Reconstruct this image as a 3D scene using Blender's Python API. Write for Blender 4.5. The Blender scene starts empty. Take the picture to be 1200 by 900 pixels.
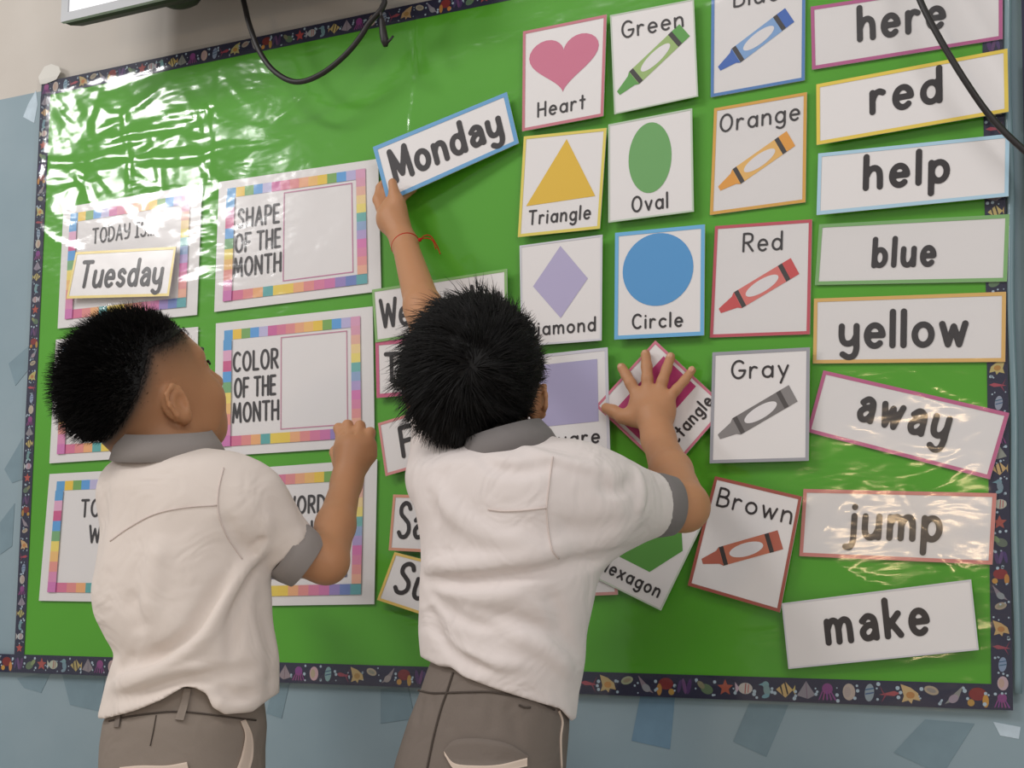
import bpy, math, random
import numpy as np
from mathutils import Vector, Matrix

# ------------------------------------------------------------------ camera, light, exposure
SC = bpy.context.scene
COL = SC.collection
rng = np.random.default_rng(7)
random.seed(7)

YAW, PITCH, ROLL = -0.46816542, 0.08998269, 0.01637439
FPX, CYP, CXP = 1671.87, 586.90, 600.0
CAM = np.array([1.00064719, -1.7632464, 0.62461673])

def cam_axes():
    cy, sy, cp, sp = math.cos(YAW), math.sin(YAW), math.cos(PITCH), math.sin(PITCH)
    cr, sr = math.cos(ROLL), math.sin(ROLL)
    fwd = np.array([sy * cp, cy * cp, sp])
    right = np.array([cy, -sy, 0.0])
    up = np.cross(right, fwd)
    return right * cr + up * sr, -right * sr + up * cr, fwd

CR, CU, CF = cam_axes()
cd = bpy.data.cameras.new('camera')
cam = bpy.data.objects.new('camera', cd)
COL.objects.link(cam)
cam.matrix_world = Matrix((
    (CR[0], CU[0], -CF[0], CAM[0]),
    (CR[1], CU[1], -CF[1], CAM[1]),
    (CR[2], CU[2], -CF[2], CAM[2]),
    (0, 0, 0, 1)))
cd.sensor_fit = 'HORIZONTAL'
cd.sensor_width = 36.0
cd.lens = FPX / 1200 * 36
cd.shift_y = (CYP - 450) / 1200
cd.clip_start = 0.05
SC.camera = cam

SC.view_settings.view_transform = 'Standard'
SC.view_settings.look = 'None'
SC.view_settings.gamma = 1.0
SC.view_settings.use_curve_mapping = False
SC.view_settings.exposure = -0.07

w = bpy.data.worlds.new('room_light')
SC.world = w
w.use_nodes = True
w.node_tree.nodes['Background'].inputs[0].default_value = (1.0, 0.985, 0.975, 1)
w.node_tree.nodes['Background'].inputs[1].default_value = 0.38

def area(name, loc, target, sx, sy, power, color):
    l = bpy.data.lights.new(name, 'AREA')
    l.shape = 'RECTANGLE'
    l.size, l.size_y, l.energy, l.color = sx, sy, power, color
    o = bpy.data.objects.new(name, l)
    COL.objects.link(o)
    o.location = loc
    d = Vector(target) - Vector(loc)
    o.rotation_euler = d.to_track_quat('-Z', 'Y').to_euler()
    return o

# bright window high on the left side of the classroom, a ceiling tube, two fills added at right, a warm lamp behind the camera
area('window_and_fill_light', (-2.62, -2.30, 2.36), (0.0, 0.0, 1.0), 0.58, 0.40, 25, (1.0, 0.985, 0.97))
area('ceiling_and_fill_light', (-1.3, -2.5, 3.4), (0.0, -0.2, 0.8), 1.4, 0.3, 38, (1.0, 0.975, 0.95))
area('ceiling_and_fill_light', (1.75, -2.5, 2.75), (0.4, -0.2, 0.7), 1.4, 0.3, 18, (1.0, 0.975, 0.95))  # unseen fill lamp added on the right to lift the lower right
area('window_and_fill_light', (3.2, -3.2, 1.35), (0.6, 0.0, 0.6), 1.0, 1.0, 19, (1.0, 0.99, 0.98))  # added fill from the right rear, brightens the lower right wall
area('warm_lamp_light', (-0.15, -4.2, 1.1), (0.7, 0.0, 0.8), 0.40, 0.16, 5.5, (1.0, 0.70, 0.40))

def at(px, py, Y=0.0):
    """point of the plane y = Y seen at a pixel of the photograph"""
    d = CF + CR * (px - CXP) / FPX - CU * (py - CYP) / FPX
    return CAM + d * ((Y - CAM[1]) / d[1])

def pix(P):
    D = np.asarray(P, float) - CAM
    z = D @ CF
    return np.stack([CXP + FPX * (D @ CR) / z, CYP - FPX * (D @ CU) / z], -1)

def depth(P):
    return float((np.asarray(P) - CAM) @ CF)

# ------------------------------------------------------------------ materials
def lin(c):
    c = [x / 255.0 for x in c]
    return tuple((x / 12.92 if x <= 0.04045 else ((x + 0.055) / 1.055) ** 2.4) for x in c)

def principled(name, color=(0.8, 0.8, 0.8), rough=0.6, spec=0.5, coat=0.0, coat_rough=0.1, sheen=0.0,
               bump=None, vcol=False, sss=0.0, metal=0.0, vary=None):
    m = bpy.data.materials.new(name)
    m.use_nodes = True
    nt = m.node_tree
    b = nt.nodes['Principled BSDF']
    b.inputs['Base Color'].default_value = (*color, 1)
    b.inputs['Roughness'].default_value = rough
    b.inputs['Specular IOR Level'].default_value = spec
    b.inputs['Metallic'].default_value = metal
    b.inputs['Coat Weight'].default_value = coat
    b.inputs['Coat Roughness'].default_value = coat_rough
    b.inputs['Sheen Weight'].default_value = sheen
    if sss:
        b.inputs['Subsurface Weight'].default_value = sss
        b.inputs['Subsurface Radius'].default_value = (0.012, 0.005, 0.003)
        b.inputs['Subsurface Scale'].default_value = 0.6
    if vcol:
        a = nt.nodes.new('ShaderNodeVertexColor')
        a.layer_name = 'Col'
        nt.links.new(a.outputs[0], b.inputs['Base Color'])
    tc = nt.nodes.new('ShaderNodeTexCoord')
    if vary:
        scale, amount = vary
        n = nt.nodes.new('ShaderNodeTexNoise')
        n.inputs['Scale'].default_value = scale
        n.inputs['Detail'].default_value = 4
        nt.links.new(tc.outputs['Object'], n.inputs['Vector'])
        mx = nt.nodes.new('ShaderNodeMix')
        mx.data_type = 'RGBA'
        mx.blend_type = 'MULTIPLY'
        mx.inputs[0].default_value = 1.0
        mx.inputs[6].default_value = (*color, 1)
        r = nt.nodes.new('ShaderNodeMapRange')
        r.inputs[1].default_value = 0.3
        r.inputs[2].default_value = 0.7
        r.inputs[3].default_value = 1 - amount
        r.inputs[4].default_value = 1 + amount * 0.4
        nt.links.new(n.outputs[0], r.inputs[0])
        nt.links.new(r.outputs[0], mx.inputs[7])
        nt.links.new(mx.outputs[2], b.inputs['Base Color'])
    if bump:
        scale, strength, dist = bump
        n = nt.nodes.new('ShaderNodeTexNoise')
        n.inputs['Scale'].default_value = scale
        n.inputs['Detail'].default_value = 3
        nt.links.new(tc.outputs['Object'], n.inputs['Vector'])
        bp = nt.nodes.new('ShaderNodeBump')
        bp.inputs['Strength'].default_value = strength
        bp.inputs['Distance'].default_value = dist
        nt.links.new(n.outputs[0], bp.inputs['Height'])
        nt.links.new(bp.outputs[0], b.inputs['Normal'])
        if coat:
            nt.links.new(bp.outputs[0], b.inputs['Coat Normal'])
    return m

M = {}
M['paper'] = principled('laminated_paper', lin((228, 224, 224)), 0.5, 0.35, coat=0.35, coat_rough=0.18, bump=(9, 0.25, 0.004))
M['print'] = principled('printed_ink', rough=0.5, spec=0.35, coat=0.35, coat_rough=0.18, vcol=True, bump=(9, 0.25, 0.004))
M['motif'] = principled('printed_border_paper', rough=0.55, spec=0.3, vcol=True)
M['green'] = principled('green_backing_paper', lin((84, 165, 34)), 0.55, 0.3, bump=(6, 0.3, 0.004), vary=(3, 0.06))
M['ink'] = principled('black_ink', lin((54, 50, 52)), 0.5, 0.35, coat=0.3, coat_rough=0.18)
M['skin'] = principled('skin', lin((172, 124, 92)), 0.5, 0.35, sss=0.10, vcol=True, bump=(220, 0.15, 0.0008))
M['nail'] = principled('fingernail', lin((200, 150, 118)), 0.35, 0.5)
M['hair'] = principled('black_hair', lin((13, 11, 11)), 0.55, 0.28)
M['stubble'] = principled('short_cropped_hair', lin((36, 28, 24)), 0.7, 0.2)
def cloth_wrinkles(m, scale, dist):
    """soft broad crumpling under the weave"""
    nt = m.node_tree
    b = nt.nodes['Principled BSDF']
    old = b.inputs['Normal'].links[0].from_node
    n = nt.nodes.new('ShaderNodeTexNoise')
    n.inputs['Scale'].default_value = scale
    n.inputs['Detail'].default_value = 2.0
    n.inputs['Distortion'].default_value = 1.2
    tc = nt.nodes.new('ShaderNodeTexCoord')
    nt.links.new(tc.outputs['Object'], n.inputs['Vector'])
    bp = nt.nodes.new('ShaderNodeBump')
    bp.inputs['Strength'].default_value = 0.6
    bp.inputs['Distance'].default_value = dist
    nt.links.new(n.outputs[0], bp.inputs['Height'])
    nt.links.new(bp.outputs[0], old.inputs['Normal'])
M['shirt'] = principled('off_white_cotton', lin((226, 216, 213)), 0.85, 0.2, sheen=0.1, bump=(600, 0.12, 0.0006))
M['shirt_warm'] = principled('cream_white_cotton', lin((224, 212, 204)), 0.85, 0.2, sheen=0.1, bump=(600, 0.12, 0.0006))
M['grey'] = principled('grey_cotton', lin((150, 143, 140)), 0.9, 0.15, sheen=0.1, bump=(500, 0.15, 0.0006))
M['grey_dark'] = principled('dark_grey_cotton', lin((124, 119, 118)), 0.9, 0.15, sheen=0.1, bump=(500, 0.15, 0.0006))
M['trouser'] = principled('taupe_trouser_cloth', lin((140, 129, 120)), 0.9, 0.15, bump=(480, 0.2, 0.0008))
M['trouser_dark'] = principled('dark_taupe_trouser_cloth', lin((122, 112, 105)), 0.9, 0.15, bump=(480, 0.2, 0.0008))
cloth_wrinkles(M['shirt'], 16, .010)
cloth_wrinkles(M['shirt_warm'], 14, .010)
cloth_wrinkles(M['trouser'], 14, .007)
cloth_wrinkles(M['trouser_dark'], 14, .007)
M['seam'] = principled('dark_seam_thread', lin((82, 74, 69)), 0.9, 0.1)
M['seam_light'] = principled('white_seam_thread', lin((214, 200, 194)), 0.9, 0.1)
M['tan'] = principled('beige_lining', lin((214, 196, 182)), 0.9, 0.1)
M['cable'] = principled('black_rubber', lin((38, 34, 34)), 0.45, 0.4)
M['red_thread'] = principled('red_thread', lin((178, 36, 30)), 0.8, 0.2)
M['silver'] = principled('silver_plastic', lin((176, 178, 182)), 0.35, 0.5)
M['dark_plastic'] = principled('dark_grey_plastic', lin((48, 46, 46)), 0.5, 0.35)
M['eye'] = principled('eye_white', lin((225, 215, 208)), 0.2, 0.5)
M['iris'] = principled('dark_iris', lin((24, 16, 14)), 0.15, 0.5)
M['shoe'] = principled('black_shoe_leather', lin((30, 28, 28)), 0.4, 0.5)
M['tape'] = principled('masking_tape', lin((215, 212, 205)), 0.5, 0.3)

def mat_screen():
    m = bpy.data.materials.new('white_glow_screen')
    m.use_nodes = True
    b = m.node_tree.nodes['Principled BSDF']
    b.inputs['Base Color'].default_value = (0.7, 0.7, 0.72, 1)
    b.inputs['Roughness'].default_value = 0.2
    b.inputs['Emission Color'].default_value = (1, 1, 1, 1)
    b.inputs['Emission Strength'].default_value = 0.55  # glow put in for a bright white reflection on the screen
    return m
M['screen'] = mat_screen()

def mat_wall():
    m = bpy.data.materials.new('painted_wall')
    m.use_nodes = True
    nt = m.node_tree
    b = nt.nodes['Principled BSDF']
    b.inputs['Roughness'].default_value = 0.55
    b.inputs['Specular IOR Level'].default_value = 0.3
    tc = nt.nodes.new('ShaderNodeTexCoord')
    sep = nt.nodes.new('ShaderNodeSeparateXYZ')
    nt.links.new(tc.outputs['Object'], sep.inputs[0])
    gt = nt.nodes.new('ShaderNodeMath')
    gt.operation = 'GREATER_THAN'
    gt.inputs[1].default_value = 1.545
    nt.links.new(sep.outputs['Z'], gt.inputs[0])
    n = nt.nodes.new('ShaderNodeTexNoise')
    n.inputs['Scale'].default_value = 5
    n.inputs['Detail'].default_value = 5
    nt.links.new(tc.outputs['Object'], n.inputs['Vector'])
    rb = nt.nodes.new('ShaderNodeValToRGB')
    rb.color_ramp.elements[0].position = 0.35
    rb.color_ramp.elements[1].position = 0.7
    rb.color_ramp.elements[0].color = (*lin((136, 156, 166)), 1)
    rb.color_ramp.elements[1].color = (*lin((146, 164, 173)), 1)
    rc = nt.nodes.new('ShaderNodeValToRGB')
    rc.color_ramp.elements[0].position = 0.3
    rc.color_ramp.elements[1].position = 0.7
    rc.color_ramp.elements[0].color = (*lin((194, 186, 177)), 1)
    rc.color_ramp.elements[1].color = (*lin((203, 196, 188)), 1)
    nt.links.new(n.outputs[0], rb.inputs[0])
    nt.links.new(n.outputs[0], rc.inputs[0])
    mx = nt.nodes.new('ShaderNodeMix')
    mx.data_type = 'RGBA'
    nt.links.new(gt.outputs[0], mx.inputs[0])
    nt.links.new(rb.outputs[0], mx.inputs[6])
    nt.links.new(rc.outputs[0], mx.inputs[7])
    nt.links.new(mx.outputs[2], b.inputs['Base Color'])
    bp = nt.nodes.new('ShaderNodeBump')
    bp.inputs['Strength'].default_value = 0.25
    bp.inputs['Distance'].default_value = 0.004
    n2 = nt.nodes.new('ShaderNodeTexNoise')
    n2.inputs['Scale'].default_value = 14
    nt.links.new(tc.outputs['Object'], n2.inputs['Vector'])
    nt.links.new(n2.outputs[0], bp.inputs['Height'])
    nt.links.new(bp.outputs[0], b.inputs['Normal'])
    return m
M['wall'] = mat_wall()
M['patch'] = principled('tape_residue', lin((123, 145, 156)), 0.5, 0.3, vary=(30, 0.08))
M['patch_blue'] = principled('blue_paint_patch', lin((114, 144, 166)), 0.5, 0.3, vary=(40, 0.08))
M['patch_white'] = principled('torn_paper_residue', lin((196, 212, 224)), 0.7, 0.2, vary=(60, 0.12))

def mat_floor():
    m = bpy.data.materials.new('floor_tiles')
    m.use_nodes = True
    nt = m.node_tree
    b = nt.nodes['Principled BSDF']
    b.inputs['Roughness'].default_value = 0.35
    tc = nt.nodes.new('ShaderNodeTexCoord')
    br = nt.nodes.new('ShaderNodeTexBrick')
    br.offset = 0.0
    br.inputs['Color1'].default_value = (*lin((205, 198, 188)), 1)
    br.inputs['Color2'].default_value = (*lin((198, 190, 180)), 1)
    br.inputs['Mortar'].default_value = (*lin((140, 132, 124)), 1)
    br.inputs['Scale'].default_value = 1.0
    br.inputs['Mortar Size'].default_value = 0.004
    br.inputs['Brick Width'].default_value = 0.4
    br.inputs['Row Height'].default_value = 0.4
    nt.links.new(tc.outputs['Object'], br.inputs['Vector'])
    nt.links.new(br.outputs[0], b.inputs['Base Color'])
    return m
M['floor'] = mat_floor()

def mat_film():
    m = bpy.data.materials.new('clear_plastic_film')
    m.use_nodes = True
    nt = m.node_tree
    nt.nodes.remove(nt.nodes['Principled BSDF'])
    out = nt.nodes['Material Output']
    tr = nt.nodes.new('ShaderNodeBsdfTransparent')
    tr.inputs[0].default_value = (0.985, 0.985, 0.985, 1)
    gl = nt.nodes.new('ShaderNodeBsdfGlossy')
    gl.inputs['Roughness'].default_value = 0.12
    tc = nt.nodes.new('ShaderNodeTexCoord')
    mp = nt.nodes.new('ShaderNodeMapping')
    mp.inputs['Scale'].default_value = (0.8, 1.0, 1.9)
    nt.links.new(tc.outputs['Object'], mp.inputs[0])
    n = nt.nodes.new('ShaderNodeTexNoise')
    n.inputs['Scale'].default_value = 10
    n.inputs['Detail'].default_value = 3.0
    n.inputs['Distortion'].default_value = 0.2
    nt.links.new(mp.outputs[0], n.inputs['Vector'])
    bp = nt.nodes.new('ShaderNodeBump')
    bp.inputs['Strength'].default_value = 0.3
    bp.inputs['Distance'].default_value = 0.010
    nt.links.new(n.outputs[0], bp.inputs['Height'])
    nt.links.new(bp.outputs[0], gl.inputs['Normal'])
    # reflectance of a thin sheet, alike from both sides: 0.05 + 0.95 (1 - |cos|)^5
    geo = nt.nodes.new('ShaderNodeNewGeometry')
    dt = nt.nodes.new('ShaderNodeVectorMath')
    dt.operation = 'DOT_PRODUCT'
    nt.links.new(bp.outputs[0], dt.inputs[0])
    nt.links.new(geo.outputs['Incoming'], dt.inputs[1])
    def mth(op, a, b=None):
        q = nt.nodes.new('ShaderNodeMath')
        q.operation = op
        q.use_clamp = op in ('SUBTRACT', 'MULTIPLY_ADD')
        for i, v in enumerate((a, b)):
            if v is None: continue
            if isinstance(v, (int, float)): q.inputs[i].default_value = v
            else: nt.links.new(v, q.inputs[i])
        return q
    ab = mth('ABSOLUTE', dt.outputs['Value'])
    om = mth('SUBTRACT', 1.0, ab.outputs[0])
    pw = mth('POWER', om.outputs[0], 5.0)
    fr = mth('MULTIPLY_ADD', pw.outputs[0], 0.6)
    fr.inputs[2].default_value = 0.05
    mix = nt.nodes.new('ShaderNodeMixShader')
    nt.links.new(fr.outputs[0], mix.inputs[0])
    nt.links.new(tr.outputs[0], mix.inputs[1])
    nt.links.new(gl.outputs[0], mix.inputs[2])
    nt.links.new(mix.outputs[0], out.inputs[0])
    return m
M['film'] = mat_film()

# ------------------------------------------------------------------ object helpers
def tag(o, label=None, cat=None, group=None, kind=None):
    if label: o['label'] = label
    if cat: o['category'] = cat
    if group: o['group'] = group
    if kind: o['kind'] = kind
    return o

def empty(name, loc):
    o = bpy.data.objects.new(name, None)
    o.empty_display_size = 0.05
    COL.objects.link(o)
    o.location = tuple(float(c) for c in loc)
    return o

def wloc(o):
    p = np.array(o.location, float)
    while o.parent:
        o = o.parent
        p = p + np.array(o.location, float)
    return p

def mesh_obj(name, V, F, mats, parent=None, origin=None, smooth=False, fmat=None, fcol=None):
    """one mesh object from world-space vertices"""
    V = np.asarray(V, float)
    if origin is None:
        origin = V.mean(0)
    origin = np.asarray(origin, float)
    me = bpy.data.meshes.new(name)
    if isinstance(F, np.ndarray):
        n, k = F.shape
        me.vertices.add(len(V))
        me.vertices.foreach_set('co', (V - origin).astype(np.float32).ravel())
        me.loops.add(n * k)
        me.loops.foreach_set('vertex_index', F.astype(np.int32).ravel())
        me.polygons.add(n)
        me.polygons.foreach_set('loop_start', (np.arange(n) * k).astype(np.int32))
        me.polygons.foreach_set('loop_total', np.full(n, k, np.int32))
        me.update(calc_edges=True)
    else:
        me.from_pydata((V - origin).tolist(), [], F)
        me.update()
    if not isinstance(mats, (list, tuple)):
        mats = [mats]
    for m in mats:
        me.materials.append(m)
    if fmat is not None:
        me.polygons.foreach_set('material_index', np.asarray(fmat, np.int32))
    if fcol is not None:
        ca = me.color_attributes.new('Col', 'FLOAT_COLOR', 'CORNER')
        buf = np.empty((len(me.loops), 4), np.float32)
        for p, c in zip(me.polygons, fcol):
            buf[p.loop_start:p.loop_start + p.loop_total] = (*c, 1)
        ca.data.foreach_set('color', buf.ravel())
    if smooth:
        me.polygons.foreach_set('use_smooth', np.ones(len(me.polygons), bool))
    o = bpy.data.objects.new(name, me)
    COL.objects.link(o)
    if parent is not None:
        o.parent = parent
        o.location = tuple(origin - wloc(parent))
    else:
        o.location = tuple(origin)
    return o

def catmull(P, n=8, closed=False):
    P = np.asarray(P, float)
    if len(P) < 3 and not closed:
        return np.array([P[0] + (P[-1] - P[0]) * t for t in np.linspace(0, 1, n + 1)])
    if closed:
        Q = np.vstack([P[-1], P, P[0], P[1]])
    else:
        Q = np.vstack([2 * P[0] - P[1], P, 2 * P[-1] - P[-2]])
    out = []
    t = np.linspace(0, 1, n, endpoint=False)[:, None]
    for i in range(len(Q) - 3):
        a, b, c, d = Q[i:i + 4]
        out.append(0.5 * (2 * b + (c - a) * t + (2 * a - 5 * b + 4 * c - d) * t ** 2 + (3 * b - a - 3 * c + d) * t ** 3))
    out = np.vstack(out)
    if not closed:
        out = np.vstack([out, P[-1]])
    return out

class MB:
    def __init__(self):
        self.V, self.F, self.C, self.fm = [], [], [], []
    def add(self, V, F, col=None, mi=0):
        k = len(self.V)
        self.V.extend([tuple(map(float, v)) for v in V])
        for f in F:
            self.F.append(tuple(int(i) + k for i in f))
            self.C.append(col)
            self.fm.append(mi)
    def box(self, lo, hi, mi=0, col=None):
        x0, y0, z0 = lo
        x1, y1, z1 = hi
        V = [(x0, y0, z0), (x1, y0, z0), (x1, y1, z0), (x0, y1, z0), (x0, y0, z1), (x1, y0, z1), (x1, y1, z1), (x0, y1, z1)]
        F = [(0, 3, 2, 1), (4, 5, 6, 7), (0, 1, 5, 4), (1, 2, 6, 5), (2, 3, 7, 6), (3, 0, 4, 7)]
        self.add(V, F, col, mi)
    def tube(self, P, r, n=10, mi=0, cap=True, flat=None):
        """tube along points; r a number or one per point"""
        P = np.asarray(P, float)
        m = len(P)
        r = np.broadcast_to(np.asarray(r, float), (m,))
        T = np.gradient(P, axis=0)
        T /= np.linalg.norm(T, axis=1)[:, None] + 1e-12
        u = np.cross(T[0], (0.3, 0.2, 1.0))
        if np.linalg.norm(u) < 1e-3: u = np.cross(T[0], (1.0, 0, 0))
        u /= np.linalg.norm(u)
        V = []
        for i in range(m):
            u = u - T[i] * (u @ T[i])
            u /= np.linalg.norm(u) + 1e-12
            v = np.cross(T[i], u)
            for k in range(n):
                a = 2 * math.pi * k / n
                V.append(P[i] + r[i] * (u * math.cos(a) + v * math.sin(a)))
        F = []
        for i in range(m - 1):
            for k in range(n):
                k2 = (k + 1) % n
                F.append((i * n + k, i * n + k2, (i + 1) * n + k2, (i + 1) * n + k))
        if cap:
            F.append(tuple(range(n - 1, -1, -1)))
            F.append(tuple((m - 1) * n + k for k in range(n)))
        self.add(V, F, None, mi)
    def ball(self, c, rad, nu=14, nv=9, mi=0, axes=None):
        c = np.asarray(c, float)
        rad = np.broadcast_to(np.asarray(rad, float), (3,))
        A = np.eye(3) if axes is None else np.asarray(axes, float)
        V = [c + A.T @ (rad * np.array((0, 0, 1.0)))]
        for j in range(1, nv):
            t = math.pi * j / nv
            for i in range(nu):
                a = 2 * math.pi * i / nu
                V.append(c + A.T @ (rad * np.array((math.sin(t) * math.cos(a), math.sin(t) * math.sin(a), math.cos(t)))))
        V.append(c - A.T @ (rad * np.array((0, 0, 1.0))))
        F = [(0, 1 + i, 1 + (i + 1) % nu) for i in range(nu)]
        for j in range(nv - 2):
            for i in range(nu):
                a = 1 + j * nu + i
                b = 1 + j * nu + (i + 1) % nu
                F.append((a, a + nu, b + nu, b))
        L = len(V) - 1
        F += [(L, 1 + (nv - 2) * nu + (i + 1) % nu, 1 + (nv - 2) * nu + i) for i in range(nu)]
        self.add(V, F, None, mi)
    def build(self, name, mats, parent=None, origin=None, smooth=False):
        col = self.C if any(c is not None for c in self.C) else None
        if col: col = [c if c is not None else (0.8, 0.8, 0.8) for c in col]
        return mesh_obj(name, self.V, self.F, mats, parent, origin, smooth, self.fm, col)
# ------------------------------------------------------------------ hand-drawn lettering
def arc(cx, cy, rx, ry, a0, a1, n=22):
    return [(cx + rx * math.cos(math.radians(a0 + (a1 - a0) * i / n)), cy + ry * math.sin(math.radians(a0 + (a1 - a0) * i / n))) for i in range(n + 1)]

def cv(*p):
    return [tuple(q) for q in catmull(np.array(p), 7)]

def ln(*p):
    return list(p)

GL = {
 'a': (.52, [arc(.26, .30, .25, .30, 0, 360), ln((.52, .60), (.52, 0))]),
 'A2': (.50, [cv((.06, .50), (.24, .62), (.42, .56), (.48, .40), (.49, .2), (.5, 0)), cv((.48, .36), (.24, .36), (.05, .20), (.14, .02), (.34, .03), (.48, .18))]),
 'b': (.52, [ln((.0, 1), (.0, 0)), arc(.26, .30, .25, .30, 0, 360)]),
 'c': (.46, [arc(.27, .30, .26, .30, 48, 312)]),
 'd': (.52, [arc(.26, .30, .25, .30, 0, 360), ln((.52, 1), (.52, 0))]),
 'e': (.50, [ln((.03, .31), (.50, .31)) + arc(.26, .30, .25, .31, 2, 312)]),
 'g': (.52, [arc(.26, .30, .25, .30, 0, 360), cv((.52, .60), (.52, .2), (.52, -.12), (.42, -.30), (.24, -.34), (.07, -.25))]),
 'h': (.48, [ln((0, 1), (0, 0)), cv((0, .34), (.12, .55), (.28, .62), (.42, .54), (.47, .36), (.48, 0))]),
 'i': (.02, [ln((0, .60), (0, 0)), ln((0, .86), (0, .87))]),
 'j': (.20, [cv((.2, .60), (.2, .2), (.19, -.14), (.09, -.31), (-.06, -.30)), ln((.2, .86), (.2, .87))]),
 'k': (.44, [ln((0, 1), (0, 0)), ln((.40, .60), (.02, .24)), ln((.15, .36), (.44, 0))]),
 'l': (.02, [ln((0, 1), (0, 0))]),
 'm': (.78, [ln((0, .60), (0, 0)), cv((0, .36), (.10, .55), (.22, .61), (.34, .54), (.38, .36), (.38, 0)), cv((.38, .36), (.48, .55), (.61, .61), (.73, .54), (.77, .36), (.78, 0))]),
 'n': (.46, [ln((0, .60), (0, 0)), cv((0, .36), (.12, .55), (.27, .61), (.40, .54), (.45, .36), (.46, 0))]),
 'o': (.52, [arc(.26, .30, .26, .30, 0, 360)]),
 'p': (.52, [ln((0, .60), (0, -.38)), arc(.26, .30, .25, .30, 0, 360)]),
 'q': (.52, [arc(.26, .30, .25, .30, 0, 360), ln((.52, .60), (.52, -.38))]),
 'r': (.34, [ln((0, .60), (0, 0)), cv((0, .34), (.08, .53), (.21, .61), (.34, .56))]),
 's': (.42, [cv((.41, .50), (.24, .62), (.06, .53), (.09, .37), (.34, .26), (.41, .12), (.24, -.01), (.02, .09))]),
 't': (.34, [ln((.17, .92), (.17, 0)), ln((.0, .62), (.34, .62))]),
 'u': (.48, [cv((0, .60), (0, .22), (.07, .04), (.22, -.01), (.38, .08), (.47, .26)), ln((.48, .60), (.48, 0))]),
 'v': (.46, [ln((0, .60), (.23, 0), (.46, .60))]),
 'w': (.70, [ln((0, .60), (.18, 0), (.35, .52), (.52, 0), (.70, .60))]),
 'x': (.46, [ln((0, .60), (.46, 0)), ln((.46, .60), (0, 0))]),
 'y': (.46, [ln((0, .60), (.24, .04)), ln((.48, .60), (.12, -.36))]),
 'Y2': (.48, [cv((0, .60), (0, .30), (.07, .12), (.22, .07), (.38, .14), (.47, .30)), cv((.48, .60), (.48, .2), (.48, -.10), (.40, -.29), (.22, -.34), (.04, -.25))]),
 'A': (.62, [ln((0, 0), (.31, 1), (.62, 0)), ln((.11, .34), (.51, .34))]),
 'B': (.52, [ln((0, 1), (0, 0)), cv((0, 1), (.26, 1), (.44, .90), (.44, .66), (.28, .54), (0, .53)), cv((0, .53), (.30, .53), (.52, .42), (.52, .14), (.30, 0), (0, 0))]),
 'C': (.62, [arc(.36, .5, .35, .5, 50, 310)]),
 'D': (.60, [ln((0, 1), (0, 0)), cv((0, 1), (.28, .98), (.52, .80), (.60, .5), (.52, .20), (.28, .02), (0, 0))]),
 'E': (.46, [ln((.46, 1), (0, 1), (0, 0), (.46, 0)), ln((0, .52), (.40, .52))]),
 'F': (.46, [ln((.48, 1), (0, 1), (0, 0)), ln((0, .52), (.38, .52))]),
 'G': (.66, [arc(.36, .5, .35, .5, 48, 352) + [(.40, .44)]]),
 'H': (.56, [ln((0, 1), (0, 0)), ln((.56, 1), (.56, 0)), ln((0, .50), (.56, .50))]),
 'I': (.34, [ln((.17, 1), (.17, 0)), ln((0, 1), (.34, 1)), ln((0, 0), (.34, 0))]),
 'L': (.44, [ln((0, 1), (0, 0), (.44, 0))]),
 'M': (.74, [ln((0, 0), (.10, 1), (.37, .25), (.64, 1), (.74, 0))]),
 'M2': (.74, [ln((0, 0), (.0, 1), (.34, .15), (.68, 1), (.74, 0))]),
 'N': (.58, [ln((0, 0), (0, 1), (.58, 0), (.58, 1))]),
 'O': (.68, [arc(.34, .5, .34, .5, 0, 360)]),
 'P': (.50, [ln((0, 1), (0, 0)), cv((0, 1), (.28, 1), (.50, .90), (.50, .60), (.28, .48), (0, .47))]),
 'R': (.54, [ln((0, 1), (0, 0)), cv((0, 1), (.28, 1), (.48, .90), (.48, .62), (.28, .50), (0, .49)), ln((.20, .49), (.54, 0))]),
 'S': (.54, [cv((.52, .84), (.42, .97), (.24, 1.0), (.07, .88), (.08, .68), (.28, .54), (.47, .40), (.51, .18), (.36, .02), (.14, .01), (.01, .13))]),
 'T': (.60, [ln((.30, 1), (.30, 0)), ln((0, 1), (.60, 1))]),
 'W': (.86, [ln((0, 1), (.20, 0), (.43, .80), (.66, 0), (.86, 1))]),
 'Y': (.56, [cv((0, 1), (.02, .66), (.14, .50), (.36, .50), (.54, .64)), cv((.56, 1), (.54, .4), (.40, .08), (.10, .02))]),
 '.': (.02, [ln((0, 0.0), (0, .01))]),
}

def glyphs(text, bold=False):
    out = []
    for ch in text:
        if bold and ch == 'a': ch = 'A2'
        if bold and ch == 'y': ch = 'Y2'
        if bold and ch == 'M': ch = 'M2'
        out.append(ch)
    return out

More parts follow.
